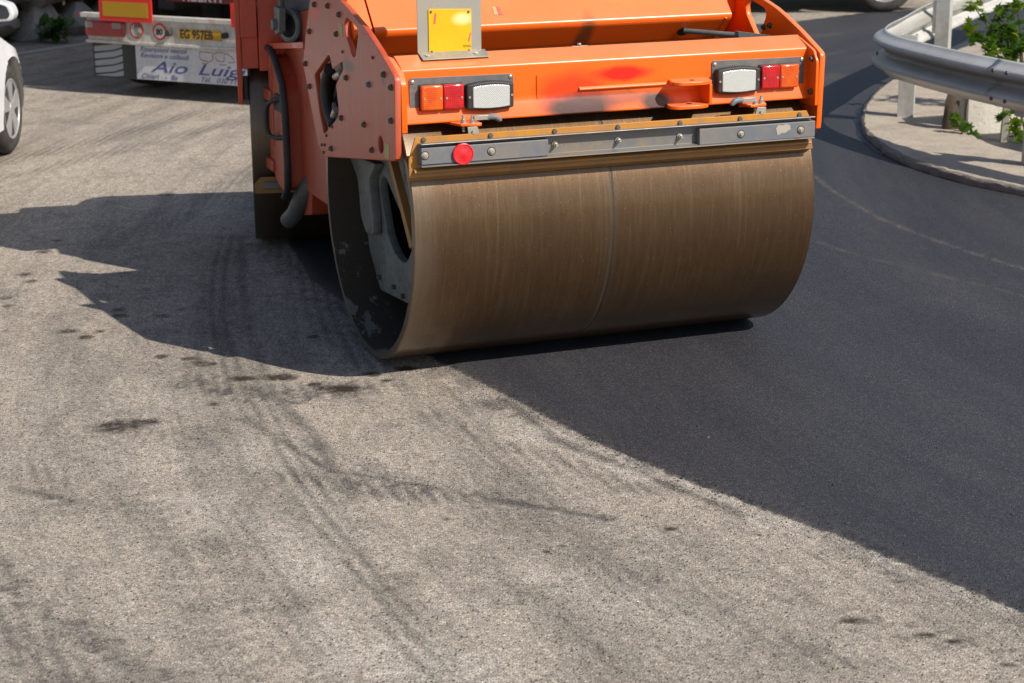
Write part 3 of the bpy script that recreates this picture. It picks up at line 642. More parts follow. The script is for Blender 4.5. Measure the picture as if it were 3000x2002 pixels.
# pavement island, kerb and bitumen seal
KERB = [(3.6, 9.1), (3.2, 9.62), (2.86, 10.189), (2.664, 10.463), (2.513, 10.791), (2.41, 11.1), (2.35, 11.5), (2.335, 11.893), (2.35, 12.3), (2.414, 12.689), (2.545, 13.276), (2.66, 13.66), (2.791, 14.049), (3.043, 14.686), (3.45, 15.5), (4.2, 16.9)]
INNER = [(4.3, 10.3), (3.6, 10.8), (3.154, 11.292), (3.062, 11.433), (2.994, 11.722), (2.97, 12.337), (3.027, 12.78), (3.182, 13.502), (3.5, 14.3), (3.9, 15.1), (4.6, 16.3)]
def resample(line, n):
    L = [0.]
    for a, b in zip(line, line[1:]): L.append(L[-1] + math.dist(a, b))
    P = np.array(line); t = np.linspace(0, L[-1], n); return np.stack([np.interp(t, L, P[:, i]) for i in range(P.shape[1])], 1)
def smooth_line(line, n, it=6):
    P = resample(line, n)
    for _ in range(it): P[1:-1] = (P[:-2] + 2 * P[1:-1] + P[2:]) / 4
    return P
NK = 420
KERB = [(a * 1.0172, b * 1.0172) for a, b in KERB]; INNER = [(a * 1.0172, b * 1.0172) for a, b in INNER]
ko = smooth_line(KERB, NK, 12); ki = smooth_line(INNER, NK, 12)
tk = np.gradient(ko, axis=0); tk /= np.linalg.norm(tk, axis=1)[:, None]; nk = np.stack([-tk[:, 1], tk[:, 0]], 1)   # points to the road side
if nk[NK // 2][0] > 0: nk = -nk
nzk = lambda s, sc: np.array([float(vnoise(np.array([[i * sc, s * 3.7]]), 1, s)[0]) - .5 for i in range(NK)])
KZ = .048
rows = []
for j, (off, z, amp, m) in enumerate([(.008, -.012, .010, 0), (.010, .01, .012, 0), (.008, .028, .012, 0), (.0, .040, .010, 0), (-.018, KZ, .008, 0)]):
    q = ko + nk * (off + nzk(30 + j, .31) * amp * 1.6 + nzk(40 + j, .9) * amp)[:, None]; rows.append([(a[0], a[1], z + (d * .008 if 0 < j else 0)) for a, d in zip(q, nzk(50 + j, .45))])
add('kerb', MB().grid(rows), 'kerb', None, smooth=60); tag(bpy.data.objects['kerb'], 'rough broken concrete edge of the pavement', kind='structure')
rows2 = [rows[-1]]
for f in (.15, .4, .7, 1.): rows2.append([(a[0] * (1 - f) + b[0] * f, a[1] * (1 - f) + b[1] * f, KZ + d * .008) for a, b, d in zip(ko, ki, nzk(60 + int(f * 10), .2))])
rows2.append([(p[0] + .002, p[1], KZ - .4) for p in rows2[-1]])
tag(add('pavement', MB().grid(rows2), 'pave', None, smooth=60), 'dusty concrete pavement on the inside of the bend', kind='structure')
i0 = int(NK * .32); i1 = int(NK * .78)
sr = [[(a[0], a[1], z) for a in (ko + nk * (o + nzk(70, .12) * .03)[:, None])[i0:i1]] for o, z in ((.0, .006), (.03, .006), (.05, .002))]
tag(add('bitumen_strip', MB().grid(sr), 'seal', None), 'shiny bitumen seal along the kerb foot', kind='structure')
# edge line by the retaining wall
el = smooth_line([(-5.8, 15.1), (-4.519, 17.261), (-4.071, 17.98), (-2.6, 20.4), (-.5, 23.5)], 60); te = np.gradient(el, axis=0); te /= np.linalg.norm(te, axis=1)[:, None]; ne = np.stack([-te[:, 1], te[:, 0]], 1)
tag(add('edge_line', MB().grid([[(a[0], a[1], -.006) for a in el - ne * .06], [(a[0], a[1], -.006) for a in el + ne * .06]]), 'line', None), 'worn white edge line along the far side of the road', kind='structure')

# ------------------------------------------------------------------ road roller
O = (-.5724, 7.2353, 0.); YAW = .3669; W = 1.68
ROL = empty('road_roller', O, YAW, 'orange tandem road roller with a brown steel drum compacting new asphalt', 'road roller')
R = .6
def drum(parent, inner=True):
    d = empty('drum', (0, 0, 0)); d.parent = parent
    prof = [(.0, R - .028), (.0, R - .004), (.004, R), (.012, R), (.786, R), (.797, R), (.7985, R - .0012), (.8015, R - .0012), (.803, R), (.814, R), (W - .012, R), (W - .004, R), (W, R - .004), (W, R - .028)]
    add('shell', MB().lathe((0, 0, R), (1, 0, 0), prof, 192, cap=False), 'drum', d, smooth=40)
    pin = [(.0, R - .028), (.42, R - .03), (.42, .05)]
    mb = MB().lathe((0, 0, R), (1, 0, 0), pin, 128, cap=False); mb.lathe((0, 0, R), (1, 0, 0), [(W, R - .028), (W - .42, R - .03), (W - .42, .05)], 128, cap=False); mb.cyl((.43, 0, R), (W - .43, 0, R), .12, 20)
    add('drum_lining', mb, 'drum_in', d, smooth=30)
    return d
drum(ROL)

# grey support leg inside the drum, with its slot
ARM = [(.95, .74), (.854, .647), (.757, .602), (.594, .613), (.552, .585), (.549, .443), (.482, .393), (.452, .321), (.344, .217), (.312, .182), (-.088, .216), (-.36, .34), (-.40, .52), (-.30, .80), (-.1, .95), (.6, .95)]
SLOT = [(.247, .681), (.284, .64), (.246, .559), (.188, .447), (.103, .389), (-.003, .368), (-.068, .386), (-.136, .454), (-.119, .51), (.065, .607), (.191, .684)]
leg = sheet('drum_support', rounded(ARM, .02), [rounded(SLOT, .03)], .14, .175, 'casting', ROL, 'u', .004)
sheet('boss', rounded([(.607, .72), (.467, .631), (.434, .476), (.368, .419), (.26, .432), (.262, .518), (.30, .66), (.20, .74)], .02), [], .10, .1395, 'casting', leg, 'u', .006)
add('hub_disc', MB().lathe((.19, -.02, .55), (1, 0, 0), [(0, .10), (.02, .13), (.06, .13)], 28), 'casting', leg, .003)
for v, z in ((.30, .24), (.10, .245), (-.02, .235), (.47, .35)): add('bolt', MB().cyl((.125, v, z), (.15, v, z), .010, 10), 'darkbolt', leg)
add('scraper_arm', MB().hull([(.07, -.05, .82), (.07, -.09, .82), (.10, -.05, .82), (.10, -.09, .82), (.07, -.32, .50), (.07, -.36, .52), (.10, -.32, .50), (.10, -.36, .52)]), 'ochre', ROL, .003)

# side plates
ARC = [(.7, 1.49), (.30, 1.44), (.137, 1.411), (.06, 1.397), (-.018, 1.379), (-.10, 1.358), (-.188, 1.338), (-.26, 1.315), (-.324, 1.292), (-.38, 1.272), (-.429, 1.252), (-.49, 1.226), (-.535, 1.207), (-.555, 1.196), (-.562, 1.18)]
OUT = ARC + [(-.552, .92), (-.548, .896), (-.53, .885), (-.478, .877), (.357, .752), (.42, .743), (.45, .748), (.53, .781), (.644, .962), (.719, 1.086), (.722, 1.10), (.715, 1.114), (.66, 1.23), (.58, 1.372), (.55, 1.47)]
OUT[0] = (.50, 1.475)
TRI = [(.049, 1.348), (.029, 1.352), (-.101, 1.325), (-.112, 1.302), (-.068, 1.218), (-.048, 1.208), (-.023, 1.213), (.059, 1.288), (.07, 1.329)]
HEX = [(.317, 1.176), (.300, 1.170), (.264, 1.123), (.117, 1.171), (.113, 1.142), (.223, 1.068), (.191, .976), (.214, .937), (.412, .843), (.434, .844), (.479, .912), (.544, 1.067)]
circ = lambda cv, cz, rv, rz, n=16: [(cv + rv * math.cos(2 * PI * i / n), cz + rz * math.sin(2 * PI * i / n)) for i in range(n)]
PL = sheet('side_plate', OUT, [rounded(TRI, .015), rounded(HEX, .008), circ(-.37, .921, .033, .032)], -.050, -.026, 'side', ROL, 'u', .004, 'dusty orange side plate with bolts and cut-outs')
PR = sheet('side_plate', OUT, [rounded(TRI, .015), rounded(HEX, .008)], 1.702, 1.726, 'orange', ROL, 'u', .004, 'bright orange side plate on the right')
bolt_me = MB().lathe((0, 0, 0), (-1, 0, 0), [(0, .0128), (.003, .0128), (.0035, .010), (.010, .0095), (.0112, .0085), (.0113, .005), (.006, .0046), (.006, .001)], 12, cap=False).mesh('bolt', 'darkbolt', 30)
small_me = MB().lathe((0, 0, 0), (-1, 0, 0), [(0, .0065), (.005, .006), (.006, .002)], 10).mesh('bolt', 'darkbolt', 30)
BOLTS = [(.298, 1.373), (.136, 1.354), (.593, 1.241), (.184, 1.273), (.675, 1.098), (.621, 1.009), (.062, 1.116), (-.242, 1.129), (-.437, 1.191), (-.523, 1.155), (.15, .945), (-.167, .966), (-.514, 1.032), (.314, .795), (-.262, .883), (.42, 1.40), (.5, 1.36)]
for v, z in BOLTS:
    b = link('bolt', bolt_me, PL, (-.0505, v, z))
    if abs(v + .242) < .01:
        b.data = bolt_me.copy(); b.data.materials.clear(); b.data.materials.append(MATS['teal']); b['label'] = 'teal painted bolt'
for v, z in [(.105, 1.212), (-.302, 1.237), (.292, .888), (.384, .838), (.461, .787), (.418, .794), (.436, .76)]: link('bolt', small_me, PL, (-.0505, v, z))
for v, z in [(-.15, 1.262), (-.40, 1.225), (-.10, 1.25)]:
    b = link('bolt', bolt_me, PR, (1.7015, v, z))
def labelplate(v0, v1, z0, z1):
    o = add('warning_label', MB().box((-.0512, v0, z0), (-.0502, v1, z1)), 'label', PL)
    return o
labelplate(-.475, -.418, .882, .938); labelplate(.10, .152, 1.272, 1.322)
# ring fender inside the left plate opening: hose coil, bracket and dark cavity behind
cav = add('inner_wall', MB().box((.02, .05, .80), (.03, .60, 1.22)), 'red', ROL)
def hose(name, cv, cz, rad, a0, a1, u0, u1, th, tilt=1.0):
    pts = [(u0 + (u1 - u0) * i / 26, cv + rad * math.cos(a0 + (a1 - a0) * i / 26), cz + rad * tilt * math.sin(a0 + (a1 - a0) * i / 26)) for i in range(27)]
    return add(name, MB().tube(pts, th, 12), 'black', ROL, smooth=60)
hose('hose', .20, 1.0, .27, .75, -.95 + 0, -.02, -.01, .021, .62); hose('hose', .17, 1.005, .25, .8, -.9, -.045, -.04, .019, .58); hose('hose', .235, .99, .27, .7, -.85, .0, .0, .02, .6)
hose('hose', .14, 1.0, .22, .9, -.8, .005, .012, .018, .62)
for p, q in (((-.03, .20, 1.115), (-.03, .29, 1.09)), ((-.03, .30, .955), (-.03, .35, .915))): add('hose_fitting', MB().cyl(p, q, .015, 12), 'bright', ROL)
for lo, hi, a in (((-.026, .17, 1.005), (-.012, .21, 1.17), -.75), ((-.026, .30, .83), (-.012, .34, .99), -.85)): add('cross_bracket', MB().box(lo, hi, Matrix.Rotation(a, 3, 'X')), 'casting', ROL, .002)
mb = MB()
for i in range(9): mb.cyl((-.03, .150 + i * .009, 1.155 - i * .003), (-.03, .156 + i * .009, 1.153 - i * .003), .020, 12)
add('spring', mb, 'steel', ROL)

# bumper beam between the plates
BP = rounded([(-.477, 1.006), (-.452, 1.075), (-.45, 1.205), (-.352, 1.246), (-.34, 1.238), (-.34, 1.14), (-.41, 1.05), (-.462, 1.003)], .012, 5)
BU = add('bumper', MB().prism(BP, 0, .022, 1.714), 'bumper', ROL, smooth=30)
SHIFT = (-.018, -.035, .0055)
BU.location = SHIFT
for u0, s in ((-.0245, 1), (1.688, -1)):
    u1 = u0 + .022 * 1 if s > 0 else u0 + .0125
    poly = rounded([(-.552, 1.165), (-.525, 1.203), (-.40, 1.245), (-.33, 1.245), (-.33, .985), (-.552, .985)], .012, 3)
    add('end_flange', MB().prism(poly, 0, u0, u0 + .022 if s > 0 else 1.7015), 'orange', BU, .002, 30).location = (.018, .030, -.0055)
for z in (1.165, 1.035): link('bolt', bolt_me, BU, (1.705, -.49, z))
# pressed ridge and weld on the bumper face
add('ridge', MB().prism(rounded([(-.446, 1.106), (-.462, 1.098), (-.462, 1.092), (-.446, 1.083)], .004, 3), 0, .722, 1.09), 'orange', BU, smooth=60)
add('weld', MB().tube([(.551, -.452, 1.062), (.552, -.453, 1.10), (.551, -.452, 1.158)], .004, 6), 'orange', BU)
# towing lug
LUG = [(1.098, -.45), (1.075, -.53), (1.10, -.556), (1.20, -.56), (1.242, -.54), (1.258, -.45)]
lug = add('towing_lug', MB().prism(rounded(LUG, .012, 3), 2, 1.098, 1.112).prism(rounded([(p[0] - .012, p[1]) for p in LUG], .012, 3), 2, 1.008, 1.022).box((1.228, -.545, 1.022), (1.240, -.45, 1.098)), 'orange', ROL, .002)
lug.location = SHIFT
for u, z in ((1.17, 1.1115), (1.16, 1.0215)): add('pin_hole', MB().cyl((u, -.51, z), (u, -.51, z + .002), .011, 14), 'black', lug)
for u, z in ((1.14, 1.06), (1.19, 1.06), (1.16, 1.045)): add('drain_hole', MB().cyl((u, -.456, z), (u, -.451, z), .006, 8), 'darkbolt', lug)

# lamp panels
def lamp_panel(u0, flip):
    X = lambda a: u0 + (a if not flip else .408 - a)
    def bx(mb, a0, a1, v0, v1, z0, z1): return mb.box((min(X(a0), X(a1)), v0, z0), (max(X(a0), X(a1)), v1, z1))
    p = add('lamp_panel', MB().prism(rounded([(u0, 1.032), (u0 + .408, 1.028), (u0 + .408, 1.170), (u0, 1.174)], .012, 3), 1, -.456, -.4505), 'lamp_plate', ROL, .0012); p.location = SHIFT
    for a in (.012, .396):
        for z in (1.044, 1.159):
            add('screw', MB().lathe((X(a), -.456, z), (0, -1, 0), [(0, .0075), (.003, .007), (.005, .004), (.0051, .003), (.003, .0025)], 10), 'bright', p)
    for nm, a0, a1, m in (('indicator_lens', .037, .121, 'amber'), ('brake_lens', .1225, .203, 'redlens')):
        z0, z1 = 1.0545, 1.1465
        L = bx(MB(), a0, a1, -.486, -.4625, z0, z1)
        lens = add(nm, L, m, p, .007, 50, seg=3)
        add('lamp_base', bx(MB(), a0 - .002, a1 + .002, -.4625, -.4562, z0 - .002, z1 + .002), 'black', p, .002)
        for a in (a0 + .012, a1 - .010): add('lens_screw', MB().cyl((X(a), -.4875, 1.098), (X(a), -.4845, 1.098), .0042, 8), 'bright', lens)
    # work lamp: curved black housing, glass set into its face
    n = 9; a0, a1 = .212, .398
    top = [(a0 + (a1 - a0) * i / (n - 1), 1.141 + .010 * math.sin(PI * i / (n - 1))) for i in range(n)]; bot = [(a1 - (a1 - a0) * i / (n - 1), 1.050 - .007 * math.sin(PI * i / (n - 1))) for i in range(n)]
    poly = [(X(a), z) for a, z in top + bot]
    h = add('work_lamp', MB().prism(poly, 1, -.490, -.4562), 'black', p, .007, 50, seg=3)
    g0, g1 = .234, .380
    top = [(g0 + (g1 - g0) * i / (n - 1), 1.133 + .006 * math.sin(PI * i / (n - 1))) for i in range(n)]; bot = [(g1 - (g1 - g0) * i / (n - 1), 1.056 - .005 * math.sin(PI * i / (n - 1))) for i in range(n)]
    add('lamp_glass', MB().prism(rounded([(X(a), z) for a, z in top + bot], .004, 2), 1, -.4945, -.4885), 'glasslens', h, .003)
    for a in (a0 + .010, a1 - .009): add('lamp_screw', MB().cyl((X(a), -.4925, 1.096), (X(a), -.4895, 1.096), .0045, 8), 'bright', h)
    return p
lamp_panel(.046, False)['label'] = 'grey lamp panel with amber indicator at its left end'
lamp_panel(1.282, True)['label'] = 'grey lamp panel with amber indicator at its right end'

# latches under the bumper
def latch(u0, s):
    U = lambda a: u0 + s * a
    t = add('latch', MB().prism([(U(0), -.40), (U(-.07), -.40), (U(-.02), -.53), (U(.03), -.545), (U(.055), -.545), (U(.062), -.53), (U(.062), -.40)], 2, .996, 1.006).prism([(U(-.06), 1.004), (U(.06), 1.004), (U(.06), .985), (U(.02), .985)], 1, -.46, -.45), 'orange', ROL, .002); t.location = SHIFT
    for a, v in ((-.005, -.515), (.026, -.525)):
        mb = MB().lathe((U(a), v, .975), (0, 0, 1), [(0, .006), (.02, .006), (.021, .0125), (.034, .0125), (.035, .0095), (.046, .0095), (.047, .006), (.060, .006)], 12)
        add('latch_bolt', mb, 'bright', t, smooth=30)
    add('lever', MB().box((min(U(.03), U(.088)), -.535, 1.016), (max(U(.03), U(.088)), -.515, 1.034)), 'galv', t, .002)
    add('lever_grip', MB().tube([(U(.084), -.525, 1.024), (U(.10), -.527, 1.026), (U(.118), -.53, 1.024), (U(.131), -.533, 1.014), (U(.134), -.534, 1.008)], [.011, .0125, .012, .0105, .007], 12), 'pad', t, smooth=60)
    add('catch', MB().prism(rounded([(U(-.005), .998), (U(.035), .998), (U(.045), .962), (U(.0), .962)], .005, 2), 1, -.56, -.552).cyl((U(.018), -.57, .978), (U(.018), -.55, .978), .008, 10), 'galv', t, .001)
latch(.238, 1); latch(1.465, -1)

# scraper with its clamp bar, pads and bolts
SC = add('scraper', MB().prism([(.010, .980), (1.626, .980), (1.640, .955), (1.660, .826), (-.016, .832), (-.016, .90)], 1, -.604, -.596), 'ochre', ROL, .002, label='ochre scraper bar across the front of the drum')
add('scraper_lip', MB().prism(rounded([(-.604, .868), (-.625, .860), (-.628, .852), (-.604, .846)], .004, 3), 0, .0, 1.64), 'ochre', SC, smooth=60)
add('scraper_blade', MB().prism([(-.598, .834), (-.588, .836), (-.560, .815), (-.566, .812)], 0, -.01, 1.66), 'ochre', SC)
cb = add('clamp_bar', MB().prism([(-.604, .958), (-.648, .963), (-.650, .959), (-.613, .953), (-.612, .886), (-.650, .880), (-.650, .876), (-.604, .880)], 0, .018, 1.640), 'steel', SC, .0012)
pad1 = add('wear_pad', MB().box((.020, -.642, .884), (.516, -.6125, .946)), 'pad', SC, .003)
pad2 = add('wear_pad', MB().box((1.140, -.642, .881), (1.645, -.6125, .944)), 'pad', SC, .003)
pb_me = MB().lathe((0, 0, 0), (0, -1, 0), [(0, .0135), (.001, .0135), (.0012, .0095), (.006, .0095), (.0065, .006), (.009, .006), (.009, .001)], 12).mesh('bolt', 'bright', 30)
rc_me = MB().cyl((0, 0, 0), (0, -.0012, 0), .0165, 16).mesh('recess', 'ink', 30)
for pad, lst in ((pad1, [(.033, .919), (.290, .917)]), (pad2, [(1.318, .913), (1.580, .912)])):
    for u, z in lst: link('recess', rc_me, pad, (u, -.6421, z)); link('bolt', pb_me, pad, (u, -.6428, z))
pm_me = MB().lathe((0, 0, 0), (0, -1, 0), [(0, .0115), (.004, .0115), (.0042, .008), (.016, .008), (.017, .005), (.026, .005), (.026, .001)], 12).mesh('bolt', 'bright', 30)
for u, z in [(.552, .921), (.81, .919), (1.068, .917)]: link('bolt', pm_me, cb, (u, -.613, z))
tp_me = MB().lathe((0, 0, 0), (0, -1, 0), [(0, .010), (.006, .009), (.007, .003)], 10).mesh('bolt', 'darkbolt', 30)
for u, z in [(.041, .970), (.301, .969), (.556, .968), (.814, .967), (1.074, .966), (1.332, .966), (1.593, .965)]: link('bolt', tp_me, SC, (u, -.604, z))
rf = add('reflector', MB().lathe((.178, -.642, .916), (0, -1, 0), [(0, .040), (.010, .0395), (.0115, .036), (.009, .034), (.0085, .012), (.0105, .008), (.0105, .001)], 32), 'reflector', SC, smooth=30, label='round red reflector')
add('glue_patch', MB().prism([(1.470, .925), (1.480, .938), (1.50, .935), (1.515, .940), (1.532, .934), (1.535, .918), (1.522, .912), (1.512, .905), (1.495, .905), (1.478, .897), (1.475, .908)], 1, -.6432, -.6422), 'greytag', pad2)

# galvanised bracket with the yellow plate
GB = add('sign_bracket', MB().box((.098, -.384, 1.254), (.350, -.380, 1.72)).prism([(-.384, 1.2545), (-.384, 1.2585), (-.445, 1.239), (-.445, 1.235)], 0, .098, .362), 'galv', ROL, .001)
for u in (.125, .315): add('bolt', MB().lathe((u, -.418, 1.2465), (0, -.3, 1), [(0, .010), (.005, .010), (.006, .005)], 8), 'bright', GB)
def mat_sign():
    k = NT('yellow_sign_faded'); n = k.noise(14, 5, .6); zs = k.n('ShaderNodeSeparateXYZ'); k.l(k.coord(), zs.inputs[0])
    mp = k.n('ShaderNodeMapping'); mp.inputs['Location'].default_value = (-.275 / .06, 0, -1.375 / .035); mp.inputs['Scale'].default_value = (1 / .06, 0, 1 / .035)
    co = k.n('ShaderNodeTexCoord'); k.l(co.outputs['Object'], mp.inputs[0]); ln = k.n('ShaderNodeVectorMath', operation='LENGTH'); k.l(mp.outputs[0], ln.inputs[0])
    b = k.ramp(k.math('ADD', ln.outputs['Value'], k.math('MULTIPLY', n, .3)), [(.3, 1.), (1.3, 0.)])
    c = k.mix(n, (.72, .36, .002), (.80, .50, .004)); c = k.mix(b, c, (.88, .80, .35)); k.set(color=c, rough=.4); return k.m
MATS['sign'] = mat_sign()
SG = add('yellow_plate', MB().prism(rounded([(.141, 1.247), (.308, 1.243), (.310, 1.409), (.141, 1.416)], .006, 2), 1, -.388, -.3843), 'sign', GB, .0008)
for u, z in ((.152, 1.258), (.298, 1.256), (.151, 1.405), (.298, 1.399)): add('rivet', MB().lathe((u, -.388, z), (0, -1, 0), [(0, .005), (.003, .004), (.0035, .001)], 8), 'darkbolt', SG)
for q in ([(.160, 1.36), (.166, 1.40), (.172, 1.399), (.168, 1.362)], [(.294, 1.292), (.304, 1.322), (.308, 1.322), (.300, 1.290)]): add('paper_strip', MB().prism(q, 1, -.3892, -.3882), 'pinktag', SG)
for z in (1.275, 1.2695): add('print_line', MB().box((.275, -.3888, z), (.307, -.3882, z + .0015)), 'ink', SG)

# front hood: overhanging lower face, sloping upper face, chamfered ends
LIPZ = 1.297
def hood_rows(u0, u1):
    prof = [(.17, 1.12), (.012, 1.272), (.002, 1.284), (.0, LIPZ), (.006, 1.306), (.29, 1.585), (.305, 1.59), (.315, 1.58), (.32, 1.2)]
    return [[(u, v, z) for v, z in prof] for u in (u0, u1)]
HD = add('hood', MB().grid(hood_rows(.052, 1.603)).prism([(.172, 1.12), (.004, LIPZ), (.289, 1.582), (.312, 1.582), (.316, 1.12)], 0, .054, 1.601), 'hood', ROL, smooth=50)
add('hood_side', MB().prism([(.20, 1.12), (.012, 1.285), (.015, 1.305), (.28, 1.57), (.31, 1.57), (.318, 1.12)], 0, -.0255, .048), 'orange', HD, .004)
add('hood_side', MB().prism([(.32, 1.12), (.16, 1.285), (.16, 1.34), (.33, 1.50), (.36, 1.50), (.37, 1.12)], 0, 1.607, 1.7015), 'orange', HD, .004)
add('weld_strip', MB().tube([(1.575, -.003, 1.285), (1.572, .06, 1.222), (1.568, .12, 1.160)], .005, 6), 'orange', HD)
add('sticker', MB().prism([(.560, 1.330), (.577, 1.332), (.574, 1.372), (.560, 1.372)], 1, 0, .001), 'label', HD)
st = bpy.data.objects['sticker']; st.data.transform(Matrix.Translation((0, 0, -1.35))); st.data.transform(Matrix.Rotation(-math.radians(46), 4, 'X')); st.location = (0, .048, 1.350)
add('sticker', MB().prism([(.579, -.02), (.596, -.022), (.592, .022), (.581, .022)], 1, 0, .001), 'pinktag', HD)
st = bpy.data.objects['sticker.001']; st.data.transform(Matrix.Rotation(-math.radians(46), 4, 'X')); st.location = (0, .048, 1.350)
# control rod between hood and bumper, with its hole
rod = add('control_rod', MB().cyl((1.40, .03, 1.235), (1.565, -.15, 1.2275), .011, 12), 'casting', ROL)
add('rod_end', MB().hull([(1.55, -.16, 1.222), (1.55, -.16, 1.245), (1.55, -.13, 1.222), (1.55, -.13, 1.245), (1.70, -.26, 1.205), (1.70, -.26, 1.228), (1.70, -.25, 1.205), (1.70, -.25, 1.228)]), 'casting', rod, .002)
add('rod_hole', MB().lathe((1.405, .052, 1.232), (0, -.72, -.70), [(0, .026), (.004, .026)], 18), 'ink', HD)
add('hood_latch', MB().box((.735, -.352, 1.240), (.80, -.335, 1.246)).cyl((.765, -.345, 1.244), (.765, -.345, 1.256), .008, 10), 'bright', ROL, .001)

# cabinet between the drums with rubber-edged door, grab handle, exhaust
DEEP, BIG = (.1576, .5324, -.1618), (1.0765,) * 3
CB = add('engine_cabinet', MB().prism(rounded([(1.06, 1.15), (.47, 1.19), (.47, .70), (.66, .64), (.69, .443), (.88, .405), (.972, .527), (1.10, .617)], .02, 3), 0, -.046, .9), 'side', ROL, .008)
add('cabinet_door', MB().prism(rounded([(1.055, 1.10), (.97, 1.10), (.86, 1.03), (.80, .95), (.78, .55), (.86, .52), (.97, .54), (1.08, .62)], .03, 4), 0, -.122, -.047), 'side', CB, .006)
add('door_recess', MB().box((-.1245, .985, .70), (-.1222, 1.005, 1.06)), 'red', CB)
add('rubber_seal', MB().tube([(-.118, 1.06, 1.125), (-.122, .98, 1.125), (-.126, .88, 1.07), (-.126, .795, 1.0), (-.126, .765, .9), (-.126, .758, .65), (-.126, .77, .55), (-.124, .84, .50)], .016, 10), 'black', CB, smooth=60)
add('grab_handle', MB().tube([(-.12, .81, .935), (-.15, .86, .925), (-.155, .94, .90), (-.16, .965, .86), (-.158, .975, .79), (-.15, .96, .755), (-.14, .88, .755), (-.12, .80, .768)], .0105, 8).box((-.135, .80, .875), (-.12, .92, .945)), 'black', CB, smooth=60)
for v, z in ((1.05, .925), (1.055, .615)): add('hinge', MB().box((-.135, v - .06, z - .03), (-.10, v + .06, z + .022)), 'side', CB, .006)
add('exhaust', MB().tube([(.06, .66, .72), (.02, .70, .64), (-.03, .75, .56), (-.06, .80, .49), (-.075, .86, .42), (-.085, .94, .375)], [.045, .045, .044, .042, .038, .038], 20).tube([(-.085, .94, .376), (-.0852, .9405, .3755)], .032, 16), 'pipe', ROL, smooth=60)
add('exhaust_mouth', MB().cyl((-.0855, .941, .3745), (-.087, .947, .3715), .031, 18), 'ink', ROL)
add('platform_lip', MB().prism(rounded([(1.02, 1.118), (1.68, 1.043), (1.68, 1.070), (1.02, 1.148)], .006, 2), 0, .03, .6), 'red', ROL, .003)
add('bearing_ring', MB().lathe((.08, 1.36, 1.185), (-.9, -.4, 0), [(0, .078), (.03, .078), (.035, .070), (.035, .055), (.0, .052)], 32), 'casting', ROL)
add('bearing_core', MB().lathe((.085, 1.36, 1.185), (-.9, -.4, 0), [(-.10, .11), (-.05, .11), (-.05, .06), (.01, .05)], 24), 'black', ROL)
add('link_arm', MB().hull([(.0, 1.30, 1.27), (.0, 1.40, 1.27), (.0, 1.32, 1.16), (.0, 1.40, 1.14), (.03, 1.30, 1.27), (.03, 1.40, 1.27), (.03, 1.32, 1.16), (.03, 1.40, 1.14)]).cyl((-.02, 1.37, 1.19), (.03, 1.37, 1.19), .025, 14), 'casting', ROL, .004)
add('body_panel', MB().box((.10, .93, .42), (1.5, 1.9, 1.28)), 'side', ROL, .01)
add('skirt_cover', MB().prism([(1.70, 1.175), (1.55, 1.18), (1.43, 1.225), (1.30, 1.252), (1.08, 1.285), (.80, 1.31), (.80, 1.60), (1.70, 1.60)], 0, .09, .104), 'cover', ROL, .003)
ch = add('cover_hinge', MB().box((.078, 1.62, 1.14), (.089, 1.65, 1.60)), 'pad', ROL, .002)
add('hinge_strap', MB().box((.072, 1.57, 1.17), (.089, 1.595, 1.5)), 'pad', ch, .002)
add('hinge_pin', MB().cyl((.06, 1.63, 1.18), (.09, 1.63, 1.18), .02, 10), 'darkbolt', ch)
add('hinge_tongue', MB().hull([(.075, 1.58, 1.16), (.075, 1.62, 1.16), (.088, 1.58, 1.16), (.088, 1.62, 1.16), (.08, 1.585, 1.08), (.084, 1.595, 1.08)]), 'pad', ch)
for nm in ('engine_cabinet', 'exhaust', 'exhaust_mouth'):
    o = bpy.data.objects[nm]; o.location = DEEP; o.scale = BIG
# unseen operator platform above the frame, shaped by the shadow it throws across the road
add('operator_platform', MB().box((-.02, .95, 1.62), (1.70, 1.72, 1.70)), 'cover', ROL, .01)
add('dash_shadow_box', MB().box((.24, .52, 1.30), (1.45, .945, 1.72)), 'cover', ROL, .02)  # unseen box, added to fill in the roller's shadow on the road
add('console_shadow_box', MB().box((.0, .80, 1.705), (.33, 1.52, 2.02)), 'cover', ROL, .03)  # added caster out of view, carries the road shadow further left
st_ = add('seat', MB().box((.55, .98, 1.72), (1.05, 1.22, 1.98)), 'black', ROL, .03)
add('seat_back', MB().box((.55, 1.10, 1.99), (1.05, 1.20, 2.30)), 'black', st_, .03)
sc_ = add('steering_column', MB().cyl((.8, .62, 1.73), (.8, .70, 2.05), .04, 12), 'black', ROL)
add('steering_wheel', MB().lathe((.8, .70, 2.05), (0, -.3, 1), [(0, .18), (.02, .19), (.04, .18)], 24), 'black', sc_)

# rear frame and drum, steered a little to the right
RR = empty('rear_frame', (0, 0, 0)); RR.parent = ROL
_dx, _dy = -1.33 - O[0], 9.43 - O[1]
RR.location = (_dx * math.cos(YAW) + _dy * math.sin(YAW), -_dx * math.sin(YAW) + _dy * math.cos(YAW), 0); RR.rotation_euler = (0, 0, math.radians(8.) - YAW)
prof = [(.0, R - .03), (.0, R - .004), (.004, R), (W - .004, R), (W, R - .004), (W, R - .03)]
RD = add('rear_drum', MB().lathe((0, 0, R), (1, 0, 0), prof, 128, cap=True), 'drum', RR)
add('rear_plate', MB().prism([(-.62, 1.48), (-.60, .777), (-.575, .775), (.0, .72), (.12, 1.0), (-.05, 1.30), (-.2, 1.48)], 0, -.052, -.028), 'red', RR, .003)
add('rear_plate', MB().prism([(-.62, 1.48), (-.60, .777), (.0, .70), (.12, 1.0), (-.2, 1.48)], 0, 1.71, 1.734), 'red', RR, .003)
